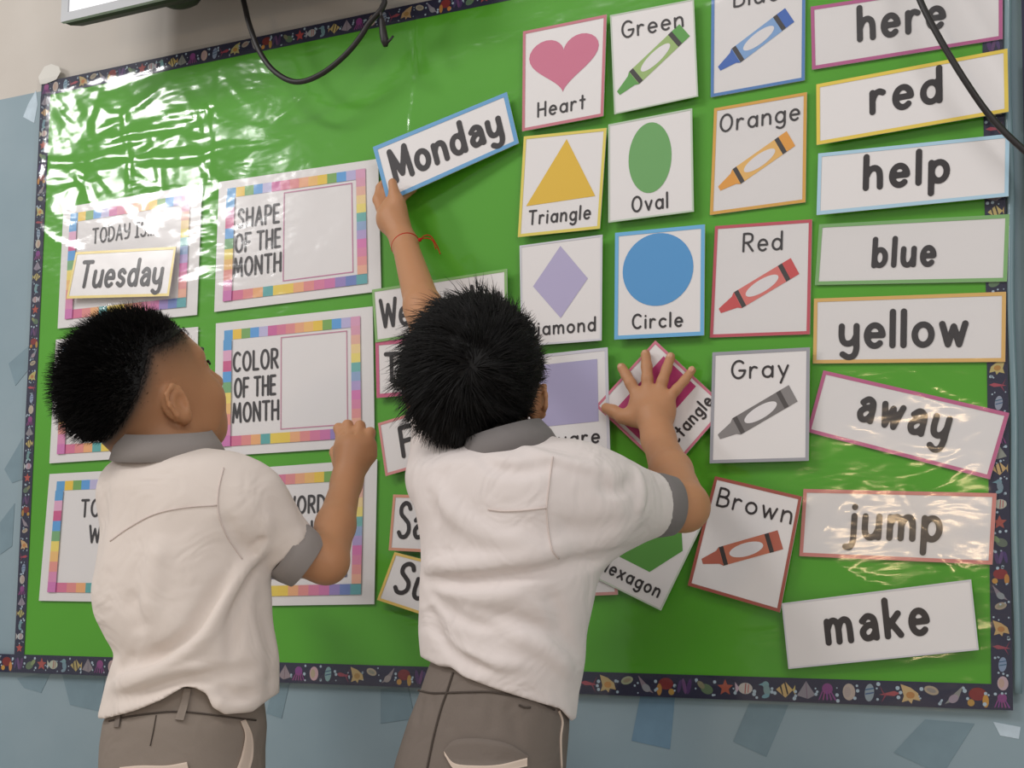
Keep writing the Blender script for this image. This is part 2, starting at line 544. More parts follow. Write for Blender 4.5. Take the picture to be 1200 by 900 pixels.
def outline_mesh(S, r, h):
    """flat mesh of everything within r of the pen strokes S, traced on a fine lattice"""
    A, B = S[:, 0], S[:, 1]
    lo, hi = S.reshape(-1, 2).min(0) - r - 2 * h, S.reshape(-1, 2).max(0) + r + 2 * h
    nx, ny = int((hi[0] - lo[0]) / h) + 2, int((hi[1] - lo[1]) / h) + 2
    D = np.full((nx, ny), 1.0)
    for a, b in zip(A, B):
        i0, i1 = int((min(a[0], b[0]) - r - lo[0]) / h) - 2, int((max(a[0], b[0]) + r - lo[0]) / h) + 3
        j0, j1 = int((min(a[1], b[1]) - r - lo[1]) / h) - 2, int((max(a[1], b[1]) + r - lo[1]) / h) + 3
        i0, j0 = max(i0, 0), max(j0, 0)
        X, Y = np.meshgrid(lo[0] + h * np.arange(i0, min(i1, nx)), lo[1] + h * np.arange(j0, min(j1, ny)), indexing='ij')
        d = b - a
        t = np.clip(((X - a[0]) * d[0] + (Y - a[1]) * d[1]) / (d @ d + 1e-15), 0, 1)
        v = np.hypot(X - a[0] - t * d[0], Y - a[1] - t * d[1]) - r
        D[i0:i0 + v.shape[0], j0:j0 + v.shape[1]] = np.minimum(D[i0:i0 + v.shape[0], j0:j0 + v.shape[1]], v)
    V, F, ids = [], [], {}
    def vert(key, p):
        if key not in ids:
            ids[key] = len(V)
            V.append(p)
        return ids[key]
    ins = D < 0
    c = ins[:-1, :-1].astype(int) + ins[1:, :-1] + ins[1:, 1:] + ins[:-1, 1:]
    for i, j in np.argwhere(c > 0):
        cs = [(i, j), (i + 1, j), (i + 1, j + 1), (i, j + 1)]
        f = []
        for k in range(4):
            p, q = cs[k], cs[(k + 1) % 4]
            if ins[p]: f.append(vert(p, (lo[0] + h * p[0], lo[1] + h * p[1])))
            if ins[p] != ins[q]:
                t = D[p] / (D[p] - D[q])
                f.append(vert((min(p, q), max(p, q)), (lo[0] + h * (p[0] + (q[0] - p[0]) * t), lo[1] + h * (p[1] + (q[1] - p[1]) * t))))
        if len(f) > 2: F.append(tuple(f))
    return V, F

class Card:
    """flat thin rectangle spanned by its four corners; u to the right, v upwards"""
    def __init__(self, q, Y=0.0, t=0.0012):
        Ys = np.broadcast_to(np.asarray(Y, float), (4,))
        self.P = [at(p[0], p[1], y) for p, y in zip(q, Ys)]
        tl, tr, br, bl = self.P
        self.w = (np.linalg.norm(tr - tl) + np.linalg.norm(br - bl)) / 2
        self.h = (np.linalg.norm(tl - bl) + np.linalg.norm(tr - br)) / 2
        n = np.cross(tr - bl, tl - br)
        self.n = n / np.linalg.norm(n)
        if self.n[1] > 0: self.n = -self.n
        self.t = t
    def m(self, u, v, lift=0.0):
        tl, tr, br, bl = self.P
        return (bl * (1 - u) + br * u) * (1 - v) + (tl * (1 - u) + tr * u) * v + self.n * lift
    def root(self, name, mat, bend=0.0):
        mb = MB()
        nx = 10
        V, F = [], []
        for s in (0.0, -self.t):
            for i in range(nx + 1):
                for j in range(2):
                    V.append(self.m(i / nx, j, s))
        o = 2 * (nx + 1)
        for i in range(nx):
            a = 2 * i
            F.append((a, a + 2, a + 3, a + 1))
            F.append((o + a, o + a + 1, o + a + 3, o + a + 2))
            F.append((a, o + a, o + a + 2, a + 2))
            F.append((a + 1, a + 3, o + a + 3, o + a + 1))
        F.append((0, 1, o + 1, o))
        F.append((2 * nx, o + 2 * nx, o + 2 * nx + 1, 2 * nx + 1))
        mb.add(V, F)
        self.o = mb.build(name, mat, None, self.m(.5, .5))
        return self.o
    def polys(self, name, items, lift=0.0004, mat='print'):
        """items: (list of (u, v), colour in sRGB)"""
        mb = MB()
        for k, (pts, c) in enumerate(items):
            mb.add([self.m(u, v, lift + k * 0.00004) for u, v in pts], [tuple(range(len(pts)))], lin(c))
        return mb.build(name, M[mat], self.o, self.m(.5, .5))
    def border(self, c, bw, off=0.0, name='card_border'):
        a, b = bw / self.w, bw / self.h
        e, f = off / self.w, off / self.h
        return self.polys(name, [
            ([(e, f), (1 - e, f), (1 - a, b), (a, b)], c), ([(1 - e, f), (1 - e, 1 - f), (1 - a, 1 - b), (1 - a, b)], c),
            ([(1 - e, 1 - f), (e, 1 - f), (a, 1 - b), (1 - a, 1 - b)], c), ([(e, 1 - f), (e, f), (a, b), (a, 1 - b)], c)])
    def frame_line(self, name, u0, v0, u1, v1, th, c):
        a, b = th / self.w, th / self.h
        return self.polys(name, [
            ([(u0, v0), (u1, v0), (u1, v0 + b), (u0, v0 + b)], c), ([(u0, v1 - b), (u1, v1 - b), (u1, v1), (u0, v1)], c),
            ([(u0, v0), (u0 + a, v0), (u0 + a, v1), (u0, v1)], c), ([(u1 - a, v0), (u1, v0), (u1, v1), (u1 - a, v1)], c)], 0.0006)
    def text(self, s, u0, u1, vb, cap, wt, bold=False, gap=.20, name='lettering', lift=0.0007, c=None):
        gs = glyphs(s, bold)
        gap = gap + wt / (cap * self.h) * 0.9
        tot, x = 0, 0
        pos = []
        for g in gs:
            if g == ' ':
                x += .42
                continue
            pos.append((x, g))
            x += GL[g][0] + gap
        tot = x - gap
        sx = (u1 - u0) * self.w / tot
        sy = cap * self.h
        mb = MB()
        r = wt / 2
        def P(x, y): return self.m(u0 + x / self.w, vb + y / self.h, lift)
        segs = []
        for x0, g in pos:
            for st in GL[g][1]:
                q = [((x0 + px) * sx, py * sy) for px, py in st]
                segs += list(zip(q[:-1], q[1:]))
        V, F = outline_mesh(np.array(segs), r, max(r * .42, .0006))
        mb.add([P(x, y) for x, y in V], F)
        mat = M['ink']
        return mb.build(name, mat, self.o, self.m(.5, .5))

# ------------------------------------------------------------------ the wall, the floor
WY = 0.014                                        # wall plane
def struct(name, V, F, mat, origin=None):
    o = mesh_obj(name, V, F, mat, origin=origin)
    o['kind'] = 'structure'
    return o
mb = MB()
mb.box((-3.2, WY, 0.0), (2.6, WY + 0.12, 2.9))
wall = mb.build('wall_back', M['wall'], None, (0, 0, 0)); wall['kind'] = 'structure'
mb = MB()
mb.box((-3.2, -4.6, -0.06), (2.6, WY + 0.12, 0.0))
flo = mb.build('floor', M['floor'], None, (0, 0, 0)); flo['kind'] = 'structure'

def wall_patch(name, pts, mat, label=None):
    P = [at(x, y, WY - 0.0006) for x, y in pts]
    n = len(P)
    V = P + [p + np.array((0, 0.0009, 0)) for p in P]
    F = [tuple(range(n)), tuple(range(2 * n - 1, n - 1, -1))] + [(i, n + i, n + (i + 1) % n, (i + 1) % n) for i in range(n)]
    o = mesh_obj(name, V, F, M[mat], wall)
    if label: o['label'] = label
for pts in [[(10, 426), (33, 406), (36, 430), (18, 452)], [(5, 550), (26, 514), (26, 562), (14, 566)], [(0, 612), (17, 590), (14, 640), (0, 650)],
            [(20, 795), (60, 787), (48, 812), (28, 806)], [(72, 787), (124, 785), (118, 834), (82, 826)],
            [(322, 794), (341, 793), (330, 842), (312, 836)], [(446, 808), (478, 803), (486, 842), (446, 848)],
            [(878, 824), (924, 826), (898, 887), (859, 869)], [(1084, 843), (1142, 848), (1104, 908), (1047, 882)]]:
    wall_patch('faded_patch', pts, 'patch')
wall_patch('faded_patch', [(751, 812), (791, 815), (785, 878), (740, 868)], 'patch_blue', 'bluer square patch on the lower wall')
wall_patch('torn_paper', [(42, 106), (44, 122), (40, 144), (27, 137), (33, 122)], 'patch_white')
wall_patch('torn_paper', [(1164, 846), (1196, 852), (1194, 866), (1172, 862)], 'patch_white')

# ------------------------------------------------------------------ bulletin board
BX0, BX1, BZ0, BZ1 = -0.797, 0.744, 0.570, 1.530       # green area
OX0, OX1, OZ0, OZ1 = -0.819, 0.768, 0.540, 1.555       # outer edge of the border strips
board = empty('bulletin_board', (0, WY, 0.54))
tag(board, 'large bright green bulletin board edged with a dark sea creature border', 'bulletin board')
mb = MB()
mb.box((OX0 + .006, 0.004, OZ0 + .006), (OX1 - .006, WY - .001, OZ1 - .006))
mb.build('green_backing', M['green'], board)

NAVY = (44, 44, 66)
def ell(cx, cy, rx, ry, a=0, n=16):
    ca, sa = math.cos(a), math.sin(a)
    return [(cx + rx * math.cos(t) * ca - ry * math.sin(t) * sa, cy + rx * math.cos(t) * sa + ry * math.sin(t) * ca) for t in np.linspace(0, 2 * math.pi, n, endpoint=False)]
def star(cx, cy, r, n=5, a=.3, k=.45):
    return [(cx + (r if i % 2 == 0 else r * k) * math.cos(a + math.pi * i / n), cy + (r if i % 2 == 0 else r * k) * math.sin(a + math.pi * i / n)) for i in range(2 * n)]
# each motif is drawn in a unit square
MOTIFS = [
 [(star(.5, .5, .42), (206, 92, 78))],
 [(ell(.55, .5, .36, .28), (222, 212, 206)), ([(.25, .5), (.02, .8), (.05, .2)], (222, 212, 206)), ([(.5, .25), (.56, .25), (.60, .75), (.54, .75)], (206, 110, 100)), ([(.66, .3), (.71, .3), (.74, .7), (.69, .7)], (206, 110, 100))],
 [(ell(.5, .72, .17, .16), (136, 178, 182)), ([(.36, .8), (.12, .70), (.36, .66)], (136, 178, 182)), (ell(.56, .45, .17, .28, .2), (136, 178, 182)), (ell(.50, .16, .20, .10, .3), (136, 178, 182))],
 [([(.08, .5), (.45, .88), (.92, .5), (.45, .12)], (222, 196, 120)), ([(.30, .32), (.36, .24), (.52, .82), (.45, .88)], (60, 52, 50)), ([(.55, .22), (.62, .28), (.74, .66), (.66, .72)], (60, 52, 50)), ([(.1, .5), (-.04, .75), (-.04, .25)], (222, 196, 120))],
 [([(.05, .25), (.5, .95), (.95, .3), (.6, .1)], (172, 164, 166)), ([(.48, .9), (.52, .9), (.58, .12), (.52, .12)], (140, 132, 138))],
 [(ell(.5, .62, .26, .26), (164, 78, 150))] + [([(.3 + .1 * i, .5), (.36 + .1 * i, .5), (.14 + .2 * i, .06), (.06 + .2 * i, .1)], (164, 78, 150)) for i in range(5)],
 [(ell(.45, .5, .3, .40), (226, 206, 190)), (ell(.52, .5, .16, .26), (214, 188, 172))],
 [(ell(.55, .5, .22, .42, -.1), (168, 192, 208)), ([(.36, .6), (.76, .68), (.76, .74), (.36, .66)], (70, 110, 150)), ([(.36, .4), (.76, .48), (.76, .54), (.36, .46)], (70, 110, 150))],
 [([(.0, .42), (.7, .62), (.98, .52), (.7, .38)], (192, 84, 96)), ([(.3, .4), (.0, .9), (.18, .5)], (168, 70, 92)), ([(.3, .5), (.1, .04), (.36, .42)], (168, 70, 92))],
 [([(.05, .95), (.2, .4), (.1, .1), (.4, .2), (.55, .05), (.62, .26), (.95, .2), (.85, .55), (.5, .8)], (222, 198, 130)), (ell(.5, .45, .2, .16), (214, 156, 80))],
 [(ell(.5, .7, .34, .2, -.3), (200, 186, 160)), (ell(.5, .7, .22, .1, -.3), (176, 160, 136))],
 [([(.1, .1), (.5, .55), (.95, .98), (.7, .3)], (164, 158, 160)), (ell(.5, .35, .24, .18, .6), (176, 168, 170))],
 [(ell(.5, .6, .4, .3), (150, 52, 48)), (ell(.2, .2, .16, .16), (222, 160, 70)), (ell(.85, .3, .14, .3), (222, 160, 70))],
 [(ell(.3, .5, .12, .4, .2), (96, 62, 110)), (ell(.55, .5, .10, .4, -.2), (120, 80, 130)), (ell(.8, .5, .10, .34, .2), (88, 70, 120))],
 [(ell(.4, .4, .34, .24, .4), (110, 140, 104)), (ell(.7, .6, .24, .14, .8), (150, 160, 110))],
]
def border_strip(name, p0, p1, z0, z1, vertical=False, seed=0, y=0.0034):
    """strip of dark paper printed with little sea creatures; p along the strip, z across it"""
    r = random.Random(seed)
    def P(a, b, l=0.0):
        return (b, y - l, a) if vertical else (a, y - l, b)
    mb = MB()
    lo, hi = P(p0, z0), P(p1, z1)
    mb.box((min(lo[0], hi[0]), y, min(lo[2], hi[2])), (max(lo[0], hi[0]), y + 0.0006, max(lo[2], hi[2])), 0, lin(NAVY))
    wd = z1 - z0
    order = list(range(len(MOTIFS)))
    a = p0 + wd * .05
    i = seed * 5
    while a < p1 - wd * .8:
        mo = MOTIFS[order[i % len(order)]]
        i += 1
        s = wd * .86
        j = r.random() < .5
        for k, (pts, c) in enumerate(mo):
            c = tuple(int((x * .84 + n_ * .16) * r.uniform(.88, 1.0)) for x, n_ in zip(c, NAVY))
            Q = [(1 - u if j else u, v) for u, v in pts]
            V = [P(min(a + (u if not vertical else v) * s, p1), z0 + wd * .07 + min(max((v if not vertical else u), 0), 1) * s, 0.0002 + k * 0.00006) for u, v in Q]
            mb.add(V, [tuple(range(len(V)))], lin(c))
        a += s * r.uniform(.92, 1.08)
        for q in range(3):
            rr = wd * r.uniform(.03, .085)
            ca, cb = a - wd * r.uniform(-.05, .12), z0 + wd * r.uniform(.12, .88)
            if ca + rr > p1: continue
            mb.add([P(ca + rr * math.cos(t), cb + rr * math.sin(t), 0.00042) for t in np.linspace(0, 2 * math.pi, 9, endpoint=False)], [tuple(range(9))], lin((168, 186, 200)))
    return mb.build(name, M['motif'], board if name != 'far_strip' else None)

border_strip('border_strip', OX0, OX1, BZ1, OZ1, False, 1)
border_strip('border_strip', -0.90, BX1 + .004, OZ0, BZ0, False, 2, 0.0030)
border_strip('border_strip', BZ0, BZ1, OX0, BX0, True, 3, 0.0028)
border_strip('border_strip', OZ0, BZ1, BX1, OX1, True, 4, 0.0026)

# clear plastic sheet over the board, wrinkled and creased
def film(x0, x1, z0, z1, y0):
    nx, nz = 300, 190
    X, Z = np.meshgrid(np.linspace(x0, x1, nx), np.linspace(z0, z1, nz))
    H = np.zeros_like(X)
    r = np.random.default_rng(11)
    def crease(ax, az, bx, bz, wd, amp):
        d = np.array((bx - ax, bz - az)); L = np.hypot(*d); d /= L
        s = (X - ax) * d[0] + (Z - az) * d[1]
        q = (X - ax) * -d[1] + (Z - az) * d[0] + 0.004 * np.sin(s * 40)
        env = 1 / (1 + np.exp(-(s) / .012)) / (1 + np.exp((s - L) / .012))
        return amp * np.exp(-(q / wd) ** 2) * env
    def px(a, b): 
        A, B = at(*a), at(*b)
        return A[0], A[2], B[0], B[2]
    for a, b, wd, amp in [((490, 0), (487, 155), .0035, .0022), ((150, 150), (240, 128), .004, .0015), ((100, 172), (250, 140), .005, .0016),
                          ((70, 190), (240, 182), .006, .0022), ((150, 120), (154, 225), .004, .0016), ((110, 240), (85, 200), .005, .002),
                          ((200, 190), (400, 150), .004, .0012), ((160, 150), (440, 95), .004, .0008), ((250, 110), (246, 215), .0035, .0012),
                          ((806, 380), (808, 420), .003, .0012), ((1080, 440), (1150, 470), .004, .0016), ((1060, 450), (1130, 480), .005, .0018),
                          ((850, 745), (930, 735), .004, .0018), ((880, 755), (910, 755), .004, .0014), ((960, 480), (1060, 520), .006, .0012),
                          ((1060, 520), (1160, 505), .005, .0014), ((1050, 560), (1140, 535), .005, .0014), ((990, 590), (960, 640), .006, .0016),
                          ((1060, 580), (1110, 650), .006, .0016), ((980, 660), (1050, 690), .005, .0016), ((800, 690), (830, 710), .004, .0018)]:
        H += crease(*px(a, b), wd, amp)
    # crumpled zone at the upper left corner, flatter elsewhere
    cz = np.exp(-(((X + .62) / .26) ** 2 + ((Z - 1.40) / .14) ** 2))
    rz = np.exp(-(((X - .62) / .22) ** 2 + ((Z - .72) / .22) ** 2))
    for i in range(130):
        ax, az = r.normal(-.62, .15), r.normal(1.40, .085)
        an = r.uniform(-.9, .6) if r.random() < .7 else r.uniform(1.1, 2.0)
        L = r.uniform(.03, .12)
        H += crease(ax, az, ax + L * math.cos(an), az + L * math.sin(an), r.uniform(.003, .009), r.uniform(-.0014, .0020))
    for i in range(60):
        ax, az = r.normal(.60, .14), r.normal(.74, .12)
        an = r.uniform(-.8, .8)
        L = r.uniform(.03, .10)
        H += crease(ax, az, ax + L * math.cos(an), az + L * math.sin(an), r.uniform(.003, .007), r.uniform(-.0010, .0013))
    for i in range(14):
        k = r.normal(0, 1, 2) * (14 if i < 8 else 34)
        H += (0.0006 if i < 8 else 0.00022) * np.sin(k[0] * X + k[1] * Z * 1.4 + r.uniform(0, 6)) * (.35 + cz + .5 * rz)
    H -= H.min()
    H *= (np.clip((X - x0) / .02, 0, 1) * np.clip((x1 - X) / .02, 0, 1) * np.clip((Z - z0) / .02, 0, 1) * np.clip((z1 - Z) / .02, 0, 1))
    V = np.stack([X, y0 - H * .8, Z], -1).reshape(-1, 3)
    i = np.arange(nx * nz).reshape(nz, nx)
    F = np.stack([i[:-1, :-1], i[:-1, 1:], i[1:, 1:], i[1:, :-1]], -1).reshape(-1, 4)
    return mesh_obj('plastic_film', V, F, M['film'], board, (0, y0, 1.0), smooth=True)
film(OX0 - .004, OX1 + .004, OZ0 - .004, OZ1 + .003, -0.0025)

def tape_piece(pts, y, label=None):
    P = [at(x, yy, y) for x, yy in pts]
    n = len(P)
    V = P + [p + np.array((0, 0.0006, 0)) for p in P]
    F = [tuple(range(n)), tuple(range(2 * n - 1, n - 1, -1))] + [(i, n + i, n + (i + 1) % n, (i + 1) % n) for i in range(n)]
    mesh_obj('tape', V, F, M['tape'], board)
tape_piece([(47, 99), (45, 90), (52, 78), (60, 75), (69, 78), (71, 84), (66, 93), (54, 98)], 0.0015)

# the neighbouring board begins at the right edge of the photograph
nb = empty('bulletin_board', (0.90, WY, 0.54))
tag(nb, 'edge of another board with dark sea creature border at far right', 'bulletin board')
mb = MB(); mb.box((0.793, 0.004, 0.60), (1.15, WY - .001, 1.555)); mb.build('green_backing', M['green'], nb)
_b = board; board = nb
border_strip('border_strip', 0.60, 1.555, 0.790, 0.815, True, 7)
border_strip('border_strip', 0.815, 1.15, 0.60, 0.626, False, 8)
board = _b
mb = MB()
zz = np.linspace(0.56, 1.555, 60)
mb.tube([(0.7735 + .0010 * math.sin(z * 23), 0.004, z) for z in zz], 0.0045, 8)
tc_ = mb.build('plastic_edge', principled('rolled_clear_plastic', lin((120, 144, 152)), 0.2, 0.5), board, smooth=True)
# ------------------------------------------------------------------ posters
Y_UNDER, Y_OVER = 0.0005, -0.0075
BAND = {'top': [(92, 160, 214), (236, 196, 70), (118, 168, 92), (92, 158, 220), (190, 184, 220), (204, 104, 160), (214, 122, 152), (222, 140, 142), (232, 168, 128), (236, 186, 110), (232, 196, 70), (120, 168, 84), (92, 160, 220), (186, 178, 218), (218, 156, 190)],
        'right': [(218, 160, 190), (218, 158, 180), (228, 178, 160), (236, 208, 150), (234, 216, 120), (112, 178, 174), (146, 170, 206), (180, 160, 208), (216, 124, 180), (218, 136, 170), (226, 150, 150), (232, 174, 150)],
        'bottom': [(206, 96, 152), (214, 116, 150), (224, 140, 138), (234, 172, 118), (92, 168, 168), (232, 204, 84), (232, 200, 80), (234, 172, 124), (224, 142, 140), (214, 124, 158), (204, 116, 168), (150, 130, 190), (110, 130, 190), (96, 166, 172)],
        'left': [(92, 160, 214), (224, 170, 200), (204, 92, 140), (92, 160, 220), (120, 172, 120), (236, 214, 110), (236, 190, 120), (226, 150, 140), (216, 140, 180), (206, 120, 180)]}
def poster(q, label, texts, box=None, mg=.10, group='pastel bordered classroom posters'):
    c = Card(q, Y_UNDER)
    c.root('display_poster', M['paper'])
    tag(c.o, label, 'poster', group)
    u0, u1 = .058, .926
    v0, v1 = .068, .938
    bu, bv = .055, .074
    it = []
    for side, n in (('top', 15), ('bottom', 14)):
        for i, col in enumerate(BAND[side]):
            a, b = u0 + (u1 - u0) * i / n, u0 + (u1 - u0) * (i + 1) / n
            y = (v1 - bv, v1) if side == 'top' else (v0, v0 + bv)
            it.append(([(a, y[0]), (b, y[0]), (b, y[1]), (a, y[1])], col))
    for side, x in (('right', (u1 - bu, u1)), ('left', (u0, u0 + bu))):
        n = len(BAND[side])
        for i, col in enumerate(BAND[side]):
            b, a = v1 - bv * (side == 'left') - (v1 - v0 - bv) * i / n, v1 - bv * (side == 'left') - (v1 - v0 - bv) * (i + 1) / n
            it.append(([(x[0], a), (x[1], a), (x[1], b), (x[0], b)], col))
    c.polys('patterned_border', it)
    if box: c.frame_line('box_outline', *box)
    for t in texts: c.text(*t[0], **t[1])
    return c
K = dict(gap=.16)
poster([(74.4, 243.3), (236.7, 216), (230.7, 369), (67.5, 385)], 'pastel bordered poster reading TODAY IS with the Tuesday card stuck on it',
       [(('TODAY IS...', .235, .68, .665, .115, .0034), K)])
poster([(256.7, 213.3), (443, 186), (446.7, 341), (251, 365.5)], 'pastel bordered poster reading SHAPE OF THE MONTH, beside the Monday card',
       [(('SHAPE', .135, .395, .625, .135, .0042), K), (('OF THE', .125, .405, .435, .135, .0042), K), (('MONTH', .120, .41, .250, .135, .0042), K)],
       (.425, .165, .845, .845, .0016, (200, 130, 165)))
poster([(253, 379), (436.7, 359), (439, 523), (250.5, 535)], 'pastel bordered poster reading COLOR OF THE MONTH behind the raised fist',
       [(('COLOR', .125, .410, .625, .135, .0042), K), (('OF THE', .135, .395, .43, .135, .0042), K), (('MONTH', .125, .415, .245, .135, .0042), K)],
       (.430, .165, .845, .845, .0016, (204, 140, 165)))
poster([(249, 552), (442, 538), (438.5, 708), (246, 711)], 'pastel bordered poster reading WORD and DAY behind the bent arm',
       [(('SIGHT WORD', .16, .70, .655, .115, .0040), K), (('OF THE DAY', .20, .66, .475, .115, .0040), K)],
       (.14, .19, .84, .43, .0018, (90, 90, 120)))
poster([(58, 555.5), (233, 546), (231, 707), (45.5, 704)], 'pastel bordered poster with TOMO and WIL showing beside the shirt back',
       [(('TOMORROW', .245, .80, .655, .125, .0042), K), (('WILL BE', .31, .70, .455, .125, .0042), K)])
poster([(65.5, 398), (232, 383), (229, 532), (57.8, 543)], 'pastel bordered poster mostly hidden behind the head of the left child', [])

# ------------------------------------------------------------------ shape cards
PINK, YEL, GRN, LAV, BLU, GRY = (196, 118, 130), (222, 204, 96), (120, 176, 96), (204, 202, 212), (110, 176, 222), (168, 166, 172)
S = dict(group='shape cards')
def shape_card(q, label, border, text, targs, pic, pcol, Y=Y_OVER, bw=.0042):
    c = Card(q, Y)
    c.root('shape_card', M['paper'])
    tag(c.o, label, 'card', 'shape cards')
    if border: c.border(border, bw)
    if pic: c.polys('printed_shape', [(pic, pcol)])
    if text: c.text(text, *targs)
    return c
heart = [(.5 + .42 * (16 * math.sin(t) ** 3) / 16, .635 + .275 * (13 * math.cos(t) - 5 * math.cos(2 * t) - 2 * math.cos(3 * t) - math.cos(4 * t)) / 14.5) for t in np.linspace(0, 2 * math.pi, 48, endpoint=False)]
TW = .0029
shape_card([(613, 37), (711, 17), (707, 136), (612, 154)], 'white card with a pink heart above the word Heart', PINK, 'Heart', (.20, .77, .115, .135, TW), heart, (202, 114, 141))
shape_card([(614, 160), (711, 150), (703, 268), (607, 278)], 'white card with a yellow triangle above the word Triangle', YEL, 'Triangle', (.13, .87, .115, .13, TW), [(.08, .30), (.92, .33), (.53, .93)], (222, 182, 62))
shape_card([(713, 146), (811, 127), (813, 248), (713, 261)], 'white card with a green oval above the word Oval', (188, 204, 184), 'Oval', (.29, .70, .075, .145, TW), ell(.5, .59, .255, .35, 0, 40), (108, 164, 98), bw=.0022)
shape_card([(609, 288), (706, 275), (705, 399), (611, 406)], 'white card with a lilac diamond behind the middle child hair', (206, 206, 214), 'Diamond', (.08, .92, .10, .125, TW), [(.5, .245), (.83, .60), (.5, .945), (.16, .58)], (178, 170, 204), bw=.0026)
shape_card([(721, 273), (826, 263), (825, 393), (720, 398)], 'white card with a large blue circle above the word Circle', BLU, 'Circle', (.21, .76, .095, .125, TW), ell(.485, .625, .395, .335, 0, 44), (84, 150, 206), bw=.0052)
shape_card([(612, 418), (712, 407), (715, 531), (614, 541)], 'white card with a lilac square beside the middle child ear', LAV, 'Square', (.14, .88, .115, .125, TW), [(.14, .31), (.88, .31), (.88, .90), (.12, .90)], (172, 166, 200), bw=.0042)
shape_card([(612, 548), (722, 543), (724, 697), (614, 701)], 'card with a pinkish edge, its lower corner peeking from under the hexagon card', (206, 150, 146), None, None, None, None, Y=-.0055)
RECT = shape_card([(698, 476), (768, 399), (852, 477), (783, 556)], 'tilted white card with a crimson rectangle pressed under the spread hand', (206, 120, 140), 'Rectangle', (.11, .93, .135, .12, TW), [(.07, .37), (.935, .37), (.935, .825), (.07, .825)], (186, 64, 118), Y=-.0072, bw=.0036)
shape_card([(737, 558), (829, 603), (774.4, 715.5), (682, 670)], 'tilted white card with a green hexagon under the child sleeve', (196, 206, 190), 'Hexagon', (.17, .90, .10, .12, TW), [(.26, .285), (.70, .28), (.93, .595), (.72, .91), (.27, .91), (.05, .6)], (88, 150, 66), bw=.0022, Y=-.0085)

# ------------------------------------------------------------------ crayon cards
def crayon_card(q, label, border, text, targs, cols, Y=Y_UNDER, tilt=(.09, .235, .84, .60), bw=.0042):
    c = Card(q, Y)
    c.root('crayon_card', M['paper'])
    tag(c.o, label, 'card', 'crayon colour cards')
    if border: c.border(border, bw)
    light, dark, band = cols
    x0, y0, x1, y1 = tilt[0] * c.w, tilt[1] * c.h, tilt[2] * c.w, tilt[3] * c.h
    L = math.hypot(x1 - x0, y1 - y0)
    ex, ey = (x1 - x0) / L, (y1 - y0) / L
    H = .0122
    def m(a, b):
        x, y = x0 + a * L * ex - b * H * ey, y0 + a * L * ey + b * H * ex
        return (x / c.w, y / c.h)
    it = [([m(.24, -1), m(1, -1), m(1, 1), m(.24, 1)], light),
          ([m(0, -.28), m(.20, -.70), m(.24, -1), m(.24, 1), m(.20, .70), m(0, .28)], dark),
          ([m(.88, -1), m(1, -1), m(1, 1), m(.88, 1)], dark),
          ([m(.245, -1), m(.30, -1), m(.30, 1), m(.245, 1)], band), ([m(.83, -1), m(.885, -1), m(.885, 1), m(.83, 1)], band),
          ([m(.565 + .215 * math.cos(t), .68 * math.sin(t)) for t in np.linspace(0, 2 * math.pi, 30, endpoint=False)], (226, 222, 224))]
    c.polys('printed_crayon', it)
    c.text(text, *targs)
    return c
BND = (62, 58, 58)
crayon_card([(715, 18), (813, -1), (818, 113), (720, 134)], 'white card with a green crayon below the word Green', (190, 204, 184), 'Green', (.14, .86, .745, .16, TW), ((152, 180, 112), (92, 156, 76), BND), Y=Y_OVER, tilt=(.06, .20, .88, .70), bw=.0018)
crayon_card([(834, -20), (944, -38), (943, 94), (833, 114)], 'white card with a blue crayon below the word Blue, cut by the photo top', (84, 130, 192), 'Blue', (.25, .72, .755, .155, TW), ((128, 166, 214), (62, 104, 184), BND))
crayon_card([(837, 127), (945.7, 108), (944, 237), (832, 252)], 'white card with an orange crayon below the word Orange', (222, 168, 76), 'Orange', (.08, .92, .765, .155, TW), ((234, 184, 104), (230, 160, 66), BND))
crayon_card([(838, 265), (951.7, 257), (949, 391.7), (832, 395.7)], 'white card with a red crayon below the word Red', (198, 84, 98), 'Red', (.31, .70, .755, .155, TW), ((220, 118, 112), (206, 80, 82), BND))
crayon_card([(835, 413), (949, 407), (947.7, 540), (831.7, 543)], 'white card with a grey crayon below the word Gray', (156, 156, 164), 'Gray', (.21, .78, .755, .155, TW), ((120, 116, 116), (134, 130, 130), (80, 76, 76)), Y=-.0095)
crayon_card([(838, 558), (940, 582), (914, 717.7), (806, 686)], 'tilted white card with a brown crayon below the word Brown', (160, 84, 74), 'Brown', (.10, .93, .755, .155, TW), ((196, 116, 92), (178, 98, 82), BND), Y=-.0095, tilt=(.09, .24, .86, .60))

# ------------------------------------------------------------------ sight word strips
def strip(q, label, border, text, u0, u1, vb, cap, wt=.0078, Y=Y_UNDER, bw=.0046, name='word_card', group='sight word strips', gap=.22):
    c = Card(q, Y)
    c.root(name, M['paper'])
    tag(c.o, label, 'card', group)
    if border: c.border(border, bw)
    c.text(text, u0, u1, vb, cap, wt, True, gap)
    return c
strip([(950, 8), (1175, -26), (1175, 45.7), (951.7, 81.7)], 'word strip reading here with a pink edge, topmost at the right', (184, 92, 142), 'here', .265, .70, .36, .50)
strip([(956.7, 99), (1180.7, 57), (1182, 131), (957, 170)], 'word strip reading red with a yellow edge', (228, 200, 84), 'red', .305, .655, .375, .52, Y=-.0095)
strip([(959, 180), (1183, 157), (1182, 230), (957, 252)], 'word strip reading help with a pale blue edge', (172, 206, 226), 'help', .265, .69, .36, .50, Y=-.0095)
strip([(960, 263), (1183, 251), (1180, 330), (955, 334)], 'word strip reading blue with a green edge', (128, 178, 112), 'blue', .315, .625, .29, .42, .0068)
